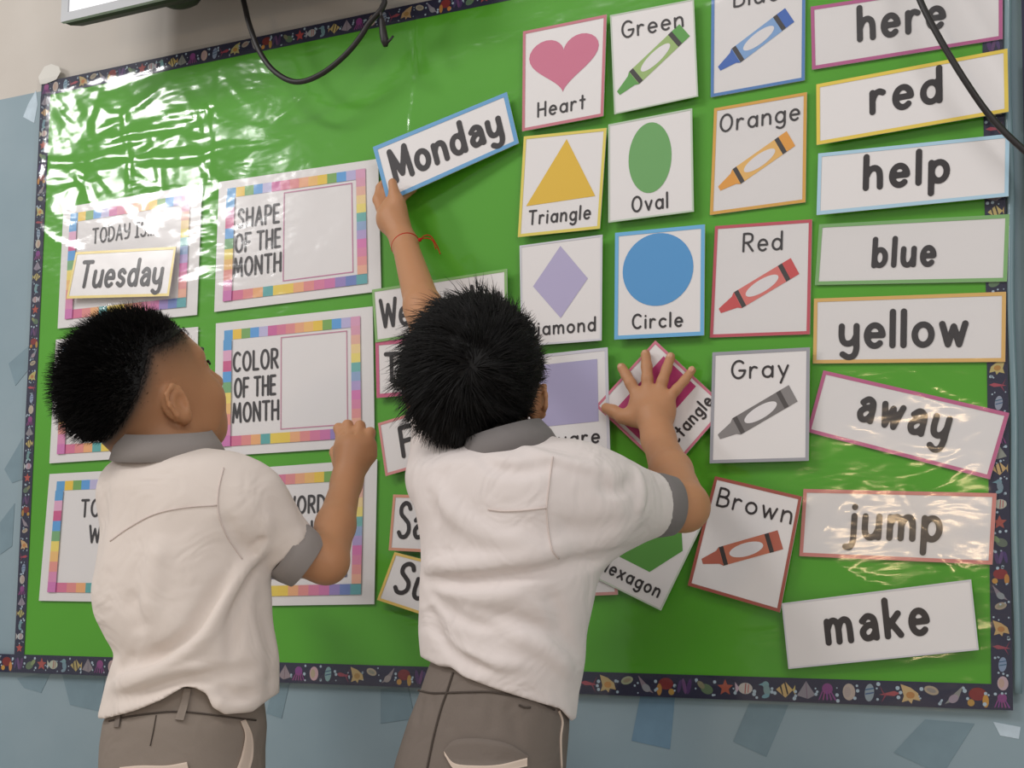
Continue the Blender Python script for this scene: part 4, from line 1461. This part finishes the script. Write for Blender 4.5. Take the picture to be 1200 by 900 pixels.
def eyes(L, fr, root, s=1.0):
    F, U, R = fr
    for r in (-1, 1):
        mb = MB()
        mb.ball(L(.0610, .003, r * .028), .0115 * s, 16, 12)
        e = mb.build('eyeball', M['eye'], root, smooth=True)
        mb = MB()
        mb.ball(L(.0695, .004, r * .028), np.array((.0042, .0060, .0060)) * s, 14, 10, axes=np.array([F, U, R]))
        mb.build('iris', M['iris'], e, smooth=True)
        mb = MB()
        mb.tube(catmull([L(.0775, .022, r * .012), L(.0755, .026, r * .026), L(.0635, .024, r * .043)], 6), [.0016] + [.0026] * 11 + [.0012], 8)
        mb.build('eyebrow', M['hair'], root, smooth=True)
        mb = MB()
        mb.tube(catmull([L(.0765, .0035, r * .016), L(.0765, .010, r * .027), L(.070, .006, r * .040)], 6), .0014, 6)
        mb.build('eyelashes', M['hair'], root, smooth=True)

def mirror_arm(body, shirt, sh, el, wr, root, mat, r=(.034, .029, .021), sl=.6, rs=(.050, .040)):
    """a plain arm with a softly curled hand, for the side turned away"""
    body.chain([sh, el, wr], r, .01)
    d = nrm(wr - el)
    body.cone(wr, wr + d * .045, .018, .022, .01)
    side = nrm(np.cross(d, (0, 0, 1)))
    upv = np.cross(side, d)
    for i in range(4):
        b = wr + d * .055 + side * (.009 * (i - 1.5) * 1.5)
        add_finger(body, [b, b + d * .022 - upv * .004, b + d * .034 - upv * .016, b + d * .030 - upv * .028], .0066, .0052)
    t = wr + d * .020 + side * .022
    add_finger(body, [t, t + d * .02 + side * .010, t + d * .036 + side * .006], .0072, .0058)
    c = sh + (el - sh) * sl
    sleeve(shirt, [sh, c], rs)
    q = c + nrm(el - sh) * .028
    cuff('sleeve_cuff', c - nrm(el - sh) * .004, q, rs[1] + .001, rs[1] - .001, mat, root)

def zone1(f, u, r):
    return (.046 + 1.2 * np.minimum(f + .012, 0) + .15 * np.maximum(f - .02, 0)) - u
def zone2(f, u, r):
    side = np.clip(np.abs(r) / .07, 0, 1)
    back = np.clip((-f - .01) / .05, 0, 1)
    return (.045 - back * .095 + (1 - back) * .0 + .10 * np.maximum(f - .03, 0) - .02 * side * (1 - back)) - u
def skin_tint(V, O, fr, zone, fall):
    """skin colour, darkened towards the hair where the head is closely cropped"""
    A = np.array(fr)
    q = (V - O) @ A.T
    near = np.linalg.norm(V - O, axis=1) < .135
    z = -zone(q[:, 0], q[:, 1], q[:, 2])
    t = np.exp(np.minimum(z, 0) / fall) * near * np.clip((.066 - q[:, 0]) / .022, 0, 1) * np.clip((q[:, 1] + .06) / .02, 0, 1)
    ear = np.clip((np.abs(q[:, 2]) - .0690) / .004, 0, 1) * (q[:, 1] < .008)
    t = (t * (1 - ear) * .97)[:, None]
    return np.array(lin((186, 135, 98))) * (1 - t) + np.array(lin((40, 31, 27))) * t

# ================================================================== left child
YL = -.42
p1 = empty('person', (at(215, 800, YL)[0], YL, 0.0))
tag(p1, 'child at left in profile with short spiky hair, cream shirt and one raised fist', 'person')
HO = at(175, 459, YL)
fr1 = head_frame(HO, math.radians(64), math.radians(27))
base = p1.location
body = Field((base[0] - .24, -.62, -.005), (base[0] + .33, -.10, 1.12), HB)
L1, A1 = add_head(body, HO, fr1)
shirt_rows = [(527, 170, 230), (535, 150, 252), (545, 139, 268), (556, 134, 282), (580, 129, 296), (615, 125, 305), (650, 121, 308), (690, 114, 311), (723, 117, 314), (750, 128, 317), (768, 139, 319), (790, 134, 320), (811, 129, 321), (842, 122, 317), (860, 124, 314)]
T1 = trunk(shirt_rows, YL)
NB = at(196, 535, YL + .005)
body.cone(L1(-.028, -.045, 0), NB, .043, .045, .02)
body.tower(*T1, k=.02, grow=-.028)
S1, E1, W1 = at(283, 598, -.41), at(382, 658, -.335), at(406, 566, -.235)
body.chain([S1, at(338, 643, -.368), E1, (E1 * .55 + W1 * .45), W1], [.032, .0295, .0265, .0238, .0185], .010)
# fist: back of the hand to us, fingers bent towards the wall
yk = -.215
def A_(x, y, Y): return at(x, y, Y)
body.cone(W1, A_(414, 530, yk - .002), .0185, .0240, .012)
body.ball(A_(408, 527, yk), (.020, .014, .026), .012)
body.ball(A_(422, 531, yk), (.017, .013, .024), .012)
for kx, ky, tx, ty in ((397, 502, 399, 518), (407.5, 498, 408, 519), (422, 499, 420, 521), (434, 507, 430, 525)):
    k0 = A_(kx + (415 - kx) * .25, ky + 15, yk - .002)
    k1 = A_(kx, ky, yk + .010)
    k2 = A_(tx, ty - 4, yk + .034)
    k3 = A_(tx + 2, ty + 4, yk + .020)
    add_finger(body, [k0, k1, k2, k3], .0074, .0062)
body.cone(A_(435, 522, yk + .006), A_(434, 534, yk + .004), .0078, .0090, .006)
for gx0, gy0, gx1, gy1 in ((402, 496, 404, 510), (415, 496, 415, 511), (429, 501, 427, 514)):
    body.cone(A_(gx0, gy0, yk + .002), A_(gx1, gy1, yk - .012), .0016, .0010, .003, 'cut')
add_finger(body, [A_(398, 545, yk + .004), A_(393, 530, yk + .022), A_(400, 519, yk + .036)], .0092, .0064)

shirt = Field((base[0] - .22, -.60, .42), (base[0] + .24, -.20, .90), HB)
shirt.tower(*T1, k=.02)
SH = at(339, 645, -.368)
sleeve(shirt, [at(250, 582, -.42), at(287, 596, -.405), SH], [.046, .050, .0375])
shirt.cone(at(205, 562, YL), at(262, 568, YL), .026, .034, .03)
arm_sh, arm_el, arm_wr = at(165, 585, YL + .01), at(205, 690, -.30), at(255, 640, -.20)
legz = .43
tr_rows = [(795, 146, 303), (815, 140, 306), (835, 131, 308), (848, 124, 309), (875, 120, 307), (895, 119, 307), (930, 118, 306), (965, 120, 303)]
TT1 = trunk(tr_rows, YL, .73)
tro = Field((base[0] - .2, -.62, .03), (base[0] + .2, -.24, .66), .0034)
tro.tower(*TT1, k=.02, grow=-.002)
legs_and_shoes(body, tro, float(TT1[1][0]), YL, TT1[0][0] - .01, p1)
mirror_arm(body, shirt, arm_sh, arm_el, arm_wr, p1, 'grey')
# folds of the shirt
fo = lambda pts, wd, amp, fd=None: (fd or shirt).fold((fd or shirt).path(pts, 0, 4), wd, amp)
base_shirt = shirt.D.copy()
folds = [([(303, 648), (283, 672), (262, 705), (242, 742), (214, 768), (172, 790), (139, 793)], .011, .010),
         ([(270, 672), (248, 706), (225, 742), (190, 768), (148, 780)], .013, -.009),
         ([(300, 664), (287, 690), (276, 730), (270, 775)], .012, -.007),
         ([(135, 786), (145, 779), (160, 770)], .010, -.007),
         ([(136, 820), (170, 812), (210, 797), (250, 792), (300, 782)], .011, -.007),
         ([(128, 806), (170, 797), (215, 785), (245, 782)], .010, .006),
         ([(150, 690), (160, 720), (165, 745)], .018, -.004),
         ([(190, 625), (180, 680), (172, 730)], .02, .004),
         ([(255, 800), (275, 815), (300, 812)], .009, -.006),
         ([(248, 822), (270, 830), (300, 826)], .009, .005),
         ([(292, 652), (300, 640), (312, 626)], .008, -.006),
         ([(262, 600), (275, 628), (292, 650)], .012, -.004),
         ([(316, 600), (310, 630), (300, 655)], .012, .003)]
paths = [shirt.path(p, 0, 4) for p, _, _ in folds]
for P, (_, wd, amp) in zip(paths, folds): shirt.fold(P, wd * .72, amp * (1.35 if amp < 0 else 1.7))
shirt.ripple(.0012, 42, 3)
hem_cut(shirt, [(100, 846), (122, 842), (160, 831), (190, 819), (216, 804), (229, 806), (242, 813), (249, 829), (263, 838), (295, 838), (319, 822), (335, 815)], YL - .06)
shell(shirt, base_shirt, .017)
shirt.cone(NB + (0, 0, .06), NB - (0, 0, .02), .046, .042, .006, 'cut')
sh_o = shirt.obj('shirt', M['shirt_warm'], p1)
seam('shirt_seam', shirt, [(129, 634), (150, 619), (180, 603), (215, 595), (254, 592)], .0009, 'seam_light', sh_o)
seam('shirt_seam', shirt, [(262, 548), (256, 575), (256, 600), (266, 628), (284, 655)], .0009, 'seam_light', sh_o)
d_ = nrm(nrm(SH - at(287, 596, -.405)) + .5 * nrm(E1 - SH))
cuff('sleeve_cuff', SH - d_ * .004, SH + d_ * .027, .0392, .0345, 'grey', p1)
collar(at(197, 536, YL), np.array((.06, -.20, 1.0)), fr1[0] * np.array((1, 1, 0)), .054, .070, .030, p1, 'grey', squash=.95)
body.obj('body', M['skin'], p1, tint=lambda V: skin_tint(V, HO, fr1, zone1, .026))
eyes(L1, fr1, p1)
tr_o = tro.obj('trousers', M['trouser'], p1)
seam('waist_seam', tro, [(128, 845), (150, 840), (178, 836), (205, 834), (235, 836), (265, 840), (300, 844)], .0011, 'seam', tr_o)
seam('dart_seam', tro, [(183, 838), (180, 855), (176, 874)], .0007, 'seam', tr_o)
ribbon('belt_loop', tro, [(215, 806), (211, 825), (205, 843)], [(224, 807), (220, 826), (215, 844)], 'trouser', tr_o, .004)
ribbon('belt_loop', tro, [(135, 838), (134, 846), (133, 852)], [(141, 838), (140, 846), (139, 852)], 'trouser_dark', tr_o, .004)
ribbon('side_pocket', tro, [(282, 845), (287, 862), (283, 885), (276, 905)], [(288, 843), (296, 862), (297, 885), (292, 905)], 'tan', tr_o, .0028, label='beige side pocket lining')
ribbon('back_pocket', tro, [(140, 899), (165, 897), (195, 897), (219, 893)], [(141, 908), (165, 907), (195, 906), (221, 902)], 'tan', tr_o, .003, label='beige back pocket edge')
# hair
loc, P, N, nn = skull_points(26000, HO, fr1)
z = -zone1(loc[:, 0], loc[:, 1], loc[:, 2])
m = (z > 0) & (loc[:, 1] > -.06)
F1, U1, R1 = fr1
k = m.sum()
d = N[m] * .95 - F1 * .10 + U1 * .18 + rng.normal(0, .16, (k, 3))
back = np.clip(-loc[m][:, 0] / .09, 0, 1)
d += -np.outer(back, F1) * .35
d /= np.linalg.norm(d, axis=1)[:, None]
ln_ = (.004 + .018 * np.clip(z[m] / .028, 0, 1) + .007 * back) * rng.uniform(.6, 1.15, k) * np.where(loc[m][:, 0] > .03, .75, 1)
st = strands('hair', P[m], d, ln_, rng.normal(0, .15, (k, 3)) - .25 * F1, np.full(k, .00055), M['hair'], p1, 3, .05)
cap = cap_field(HO, fr1, .0012, lambda f, u, r: zone1(f, u, r) + .004)
hair_object([st], cap, M['hair'], p1)
# faded sides: short cropped hairs getting sparser downwards
loc, P, N, nn = skull_points(60000, HO, fr1)
z = -zone1(loc[:, 0], loc[:, 1], loc[:, 2])
m = (z < .004) & (rng.random(len(z)) < np.exp(z / .0045) * .6) & (loc[:, 0] < .056 + .1 * np.clip(loc[:, 1], 0, 1)) & (loc[:, 1] > -.052)
k = m.sum()
d = N[m] * .25 - U1 * .6 - F1 * .5 + rng.normal(0, .25, (k, 3))
d /= np.linalg.norm(d, axis=1)[:, None]
st = strands('cropped_hair', P[m] + N[m] * .0012, d, np.full(k, .0035) * rng.uniform(.6, 1.2, k), np.zeros((k, 3)), np.full(k, .00022), M['stubble'], p1, 2)

# ================================================================== middle child
YM = -.32
p2 = empty('person', (at(580, 800, YM)[0], YM, 0.0))
tag(p2, 'child in the middle seen from behind, tousled black hair, arms up holding two cards', 'person')
HO2 = at(560, 446, -.30)
fr2 = head_frame(HO2, math.radians(7), math.radians(33), math.radians(3))
base = p2.location
body = Field((base[0] - .46, -.52, -.005), (base[0] + .33, .004, 1.36), HB)
L2, A2 = add_head(body, HO2, fr2)
rows = [(522, 560, 634), (530, 530, 662), (538, 508, 680), (548, 492, 692), (573, 486, 700), (600, 488, 703), (634, 495, 704), (660, 496, 702), (690, 494, 697), (704, 494, 694), (741, 492, 685), (772, 494, 683), (795, 497, 679), (807, 500, 676), (839, 508, 673), (862, 513, 670)]
T2 = trunk(rows, YM)
NB2 = at(590, 535, YM + .01)
body.cone(L2(-.030, -.045, 0), NB2, .045, .047, .02)
body.tower(*T2, k=.02, grow=-.028)
# left arm: up, forearm against the board, hand pinching the Monday card
SL, EL, WL = at(523, 558, -.30), at(512, 415, -.160), at(474, 285, -.058)
body.chain([SL, EL, EL * .6 + WL * .4, WL], [.034, .029, .0255, .0180], .01)
body.cone(WL, at(461, 256, -.046), .0165, .0225, .012)
body.ball(at(457, 254, -.047), (.021, .013, .024), .010)
body.ball(at(463, 240, -.047), (.016, .012, .018), .010)
add_finger(body, [at(468, 254, -.050), at(466, 238, -.051), at(462, 226, -.049), at(460, 214, -.046)], .0100, .0066)       # thumb in front
add_finger(body, [at(449, 250, -.040), at(443, 234, -.032), at(446, 220, -.024), at(457, 207, -.019)], .0088, .0060)       # fingers behind the card
add_finger(body, [at(453, 247, -.036), at(451, 230, -.026), at(460, 213, -.019), at(472, 206, -.0165)], .0082, .0058)
add_finger(body, [at(459, 246, -.034), at(461, 231, -.024), at(470, 219, -.018), at(480, 214, -.0150)], .0078, .0056)
add_finger(body, [at(465, 248, -.034), at(469, 235, -.024), at(477, 227, -.018), at(485, 222, -.0145)], .0070, .0052)
# right arm: bent, palm flat on the rectangle card
SR, ER, WR = at(662, 575, -.32), at(802, 594, -.180), at(772, 516, -.052)
body.chain([SR, at(766, 593, -.212), ER, ER * .5 + WR * .5, WR], [.033, .031, .0285, .0258, .0205], .010)
yh = -.026
body.cone(WR, at(766, 488, -.032), .0195, .0240, .014)
body.ball(at(752, 474, yh), (.018, .0125, .024), .012)
body.ball(at(768, 474, yh), (.020, .0125, .026), .012)
body.ball(at(779, 478, yh), (.014, .0120, .022), .012)
body.cone(at(748, 490, yh), at(736, 488, yh), .0125, .0110, .010)
FN = [[(748, 466), (739, 449), (734, 440), (728.5, 430.5)], [(760, 462), (758.6, 444), (758, 430), (756.5, 415)],
      [(772, 464), (776.5, 446), (781, 433), (786, 418)], [(782, 470), (793, 456), (802, 446), (811, 434)]]
tips = []
for q, r0 in zip(FN, (.0081, .0083, .0079, .0072)):
    Yf = (yh - .001, yh + .001, yh + .006, -.0155)
    P = [at(x, y, yy) for (x, y), yy in zip(q, Yf)]
    add_finger(body, P, r0, r0 - .0016)
    tips.append((P[-1], nrm(P[-1] - P[-2])))
P = [at(742, 491, yh), at(729, 488, yh + .002), at(719, 482, -.020), at(710.5, 478.5, -.017)]
add_finger(body, P, .0104, .0076)
tips.append((P[-1], nrm(P[-1] - P[-2])))
shirt = Field((base[0] - .20, -.52, .42), (base[0] + .28, -.10, .96), HB)
shirt.tower(*T2, k=.02)
SHR = at(766, 592, -.212)
sleeve(shirt, [at(640, 582, -.325), at(690, 592, -.295), SHR], [.058, .061, .0385])
SHL = SL + (EL - SL) * .50
sleeve(shirt, [at(560, 570, YM), SL, SHL], [.045, .040, .039])
shirt.cone(at(560, 556, YM), at(525, 562, YM), .028, .034, .03)
shirt.cone(at(612, 556, YM), at(662, 560, YM), .028, .036, .03)
folds = [([(497, 680), (540, 682), (590, 676), (640, 668), (700, 655), (740, 643)], .010, -.009),
         ([(500, 664), (550, 662), (610, 655), (670, 640)], .014, .006),
         ([(503, 694), (520, 712), (548, 728), (582, 737)], .008, -.009),
         ([(500, 712), (515, 745), (545, 772), (580, 785)], .011, -.009),
         ([(512, 690), (560, 700), (620, 695)], .012, .004),
         ([(505, 728), (530, 758), (570, 775), (620, 782)], .010, .005),
         ([(560, 720), (610, 728), (655, 745), (682, 770)], .012, -.005),
         ([(590, 742), (640, 760), (672, 790)], .014, .005),
         ([(560, 530), (580, 548), (610, 552), (650, 545)], .010, -.005),
         ([(600, 520), (640, 533), (690, 548), (730, 556)], .010, .004),
         ([(505, 560), (530, 600), (580, 630), (640, 640)], .016, .005),
         ([(650, 615), (690, 620), (740, 610)], .014, -.004),
         ([(700, 570), (725, 575), (742, 562)], .009, -.006),
         ([(746, 548), (752, 575), (748, 605)], .010, .005),
         ([(522, 540), (512, 580), (508, 620)], .012, -.004),
         ([(640, 690), (655, 720), (660, 750)], .012, -.004)]
base_shirt = shirt.D.copy()
paths = [shirt.path(p, 0, 4) for p, _, _ in folds]
for P, (_, wd, amp) in zip(paths, folds): shirt.fold(P, wd * .72, amp * (1.35 if amp < 0 else 1.7))
shirt.ripple(.0012, 42, 5)
hem_cut(shirt, [(480, 768), (496, 772), (515, 781), (529, 782), (543, 793), (580, 807), (627, 823), (656, 833), (669, 850), (680, 850)], YM - .06)
shell(shirt, base_shirt, .017)
shirt.cone(NB2 + (0, 0, .06), NB2 - (0, 0, .02), .048, .044, .006, 'cut')
sh_o = shirt.obj('shirt', M['shirt'], p2)
seam('shirt_seam', shirt, [(572, 597), (590, 599), (615, 598), (641, 595)], .0010, 'seam_light', sh_o)
seam('shirt_seam', shirt, [(648, 535), (644, 565), (641, 600), (646, 640), (655, 655)], .0009, 'seam_light', sh_o)
cuff('sleeve_cuff', SHR - nrm(ER - SHR) * .004, SHR + nrm(ER - SHR) * .026, .0385, .0350, 'grey_dark', p2)
cuff('sleeve_cuff', SHL - nrm(EL - SL) * .004, SHL + nrm(EL - SL) * .026, .0400, .0385, 'grey_dark', p2)
collar(at(598, 534, YM), np.array((-.24, -.18, 1.0)), fr2[0] * np.array((1, 1, 0)), .052, .068, .030, p2, 'grey_dark')
tr_rows = [(755, 512, 655), (775, 505, 660), (790, 499, 664), (812, 492, 667), (850, 477, 666), (895, 463, 662), (930, 456, 660), (965, 458, 655)]
TT2 = trunk(tr_rows, YM, .74)
tro = Field((base[0] - .22, -.52, .03), (base[0] + .2, -.14, .66), .0034)
tro.tower(*TT2, k=.02, grow=-.002)
legs_and_shoes(body, tro, float(TT2[1][0]), YM, TT2[0][0] - .01, p2)
pts = [[(508, 816), (505, 835)], [(536, 816), (530, 840), (526, 860)], [(556, 814), (555, 835)], [(576, 815), (576, 840), (574, 862)], [(598, 818), (600, 842), (612, 872)], [(496, 816), (488, 850)]]
pp = [tro.path(p, 0, 4) for p in pts]
for P in pp: tro.fold(P, .006, -.0022)
b_o = body.obj('body', M['skin'], p2, tint=lambda V: skin_tint(V, HO2, fr2, zone2, .006))
eyes(L2, fr2, p2)
for c, d in tips:
    mb = MB()
    out = np.array((0, -1.0, 0))
    out = nrm(out - d * (out @ d))
    mb.ball(c + out * .0046 - d * .0005, (.0042, .0050, .0016), 10, 8, axes=np.array([np.cross(d, out), d, out]))
    mb.build('fingernail', M['nail'], p2, smooth=True)
tr_o = tro.obj('trousers', M['trouser_dark'], p2)
seam('waist_seam', tro, [(490, 809), (505, 812), (520, 812), (550, 811), (575, 811), (600, 815), (626, 821), (650, 832)], .0012, 'seam', tr_o)
seam('centre_seam', tro, [(531, 788), (524, 810), (517, 830), (508, 864), (500, 903)], .0013, 'seam', tr_o)
ribbon('back_pocket', tro, [(520, 879), (531, 868), (552, 865), (576, 867), (599, 873), (619, 886)], [(521, 884), (532, 894), (552, 898), (576, 898), (599, 896), (619, 891)], 'trouser_dark', tr_o, .0035)
ribbon('pocket_lining', tro, [(520, 880), (532, 894), (555, 897), (585, 896), (618, 888)], [(521, 885), (533, 902), (555, 905), (585, 904), (618, 898)], 'tan', tr_o, .0045, label='pale pink pocket lining')
seam('stitch', tro, [(608, 826), (615, 829), (622, 829)], .0012, 'seam', tr_o)
seam('side_piping', tro, [(655, 833), (659, 846), (657, 866), (658, 900)], .0016, 'tan', tr_o)
# bracelet: red thread with loose ends
cb = WL * .97 + at(472, 283, -.056) * .03
ax = nrm(at(461, 256, -.046) - WL)
u = nrm(np.cross(ax, (0, 0, 1))); v = np.cross(ax, u)
mb = MB()
ring = [WL - ax * .002 + .0200 * (u * math.cos(t) + v * math.sin(t)) + ax * .0015 * math.sin(2 * t) for t in np.linspace(0, 2 * math.pi, 40)]
mb.tube(ring, .0012, 8, cap=False)
kn = at(492, 281, -.066)
mb.ball(kn, .0028, 10, 8)
mb.tube(catmull([kn, at(498, 276, -.068), at(505, 277, -.064), at(512, 288, -.058), at(516, 298, -.055)], 6), .0008, 6)
mb.tube(catmull([kn, at(499, 279, -.066), at(507, 282, -.062), at(511, 292, -.060)], 6), .0008, 6)
mb.build('wrist_string', M['red_thread'], p2, smooth=True)
# hair
loc, P, N, nn = skull_points(17000, HO2, fr2)
z = -zone2(loc[:, 0], loc[:, 1], loc[:, 2])
m = (z > 0) & ~((np.abs(loc[:, 2]) > .045) & (loc[:, 1] < .014) & (loc[:, 0] > -.05))
k = m.sum()
F2, U2, R2 = fr2
cl = nrm(A2 @ nrm(at(556, 424, -.38) - (HO2 + F2 * -.010 + U2 * .016)))           # whorl, in head axes
nl = nn[m]
c_ = nl @ cl
tl = -(cl[None, :] - nl * c_[:, None])
tl /= np.linalg.norm(tl, axis=1)[:, None] + 1e-6
swirl = np.cross(nl, tl)
d = (nl * .34 + tl * .85 + swirl * .35) @ A2
left = np.clip(-nl[:, 2], 0, 1)
clump = np.sin(loc[m] @ np.array((160., 210., 190.)))[:, None] * (rng.normal(0, 1, 3)[None] * .16) + np.sin(loc[m] @ np.array((-230., 120., 170.)))[:, None] * np.array((.12, -.1, .13))
d = d - np.outer(left, R2) * .28 + N[m] * (left[:, None] * .22) + clump + rng.normal(0, .10, (k, 3))
d /= np.linalg.norm(d, axis=1)[:, None]
edge = np.clip(z[m] / .03, 0, 1)
ln_ = (.018 + .020 * edge + .012 * left) * rng.uniform(.65, 1.15, k)
ln_ *= np.where(nl[:, 2] > .6, .75, 1)
su = strands('hair', P[m][::2], N[m][::2] * .45 + tl[::2] @ A2 * .6 + rng.normal(0, .55, (len(P[m][::2]), 3)), np.full(len(P[m][::2]), .020), -.9 * N[m][::2], np.full(len(P[m][::2]), .0009), M['hair'], p2, 4, .1, .3)
st = strands('hair', P[m] + N[m] * .003, d, ln_, -.35 * N[m] + rng.normal(0, .12, (k, 3)), np.full(k, .0007), M['hair'], p2, 5, .25, .2)
cap = cap_field(HO2, fr2, .0040, lambda f, u, r: zone2(f, u, r) + .002)
# stray tufts standing out at the left and the nape
tufts = []
for q in range(46):
    cc = m & True
    i = rng.choice(np.nonzero(cc & (nn[:, 2] < .2) & (nn @ cl < .75))[0]) if q < 32 else rng.choice(np.nonzero(cc)[0])
    near = np.nonzero(cc & (np.linalg.norm(loc - loc[i], axis=1) < .007))[0]
    t_ = -(cl - nn[i] * (nn[i] @ cl)); t_ /= np.linalg.norm(t_) + 1e-6
    dd = nrm((nn[i] * .55 + t_ * .8 + rng.normal(0, .25, 3)) @ A2 + np.array((0, 0, -.1)))
    kk = len(near)
    D_ = dd[None] + rng.normal(0, .07, (kk, 3)); D_ /= np.linalg.norm(D_, axis=1)[:, None]
    tufts.append(strands('hair', P[near], D_, rng.uniform(.034, .052) * rng.uniform(.8, 1.1, kk), -.3 * N[near], np.full(kk, .0007), M['hair'], p2, 5, .3, .12))
hair_object([st, su] + tufts, cap, M['hair'], p2)
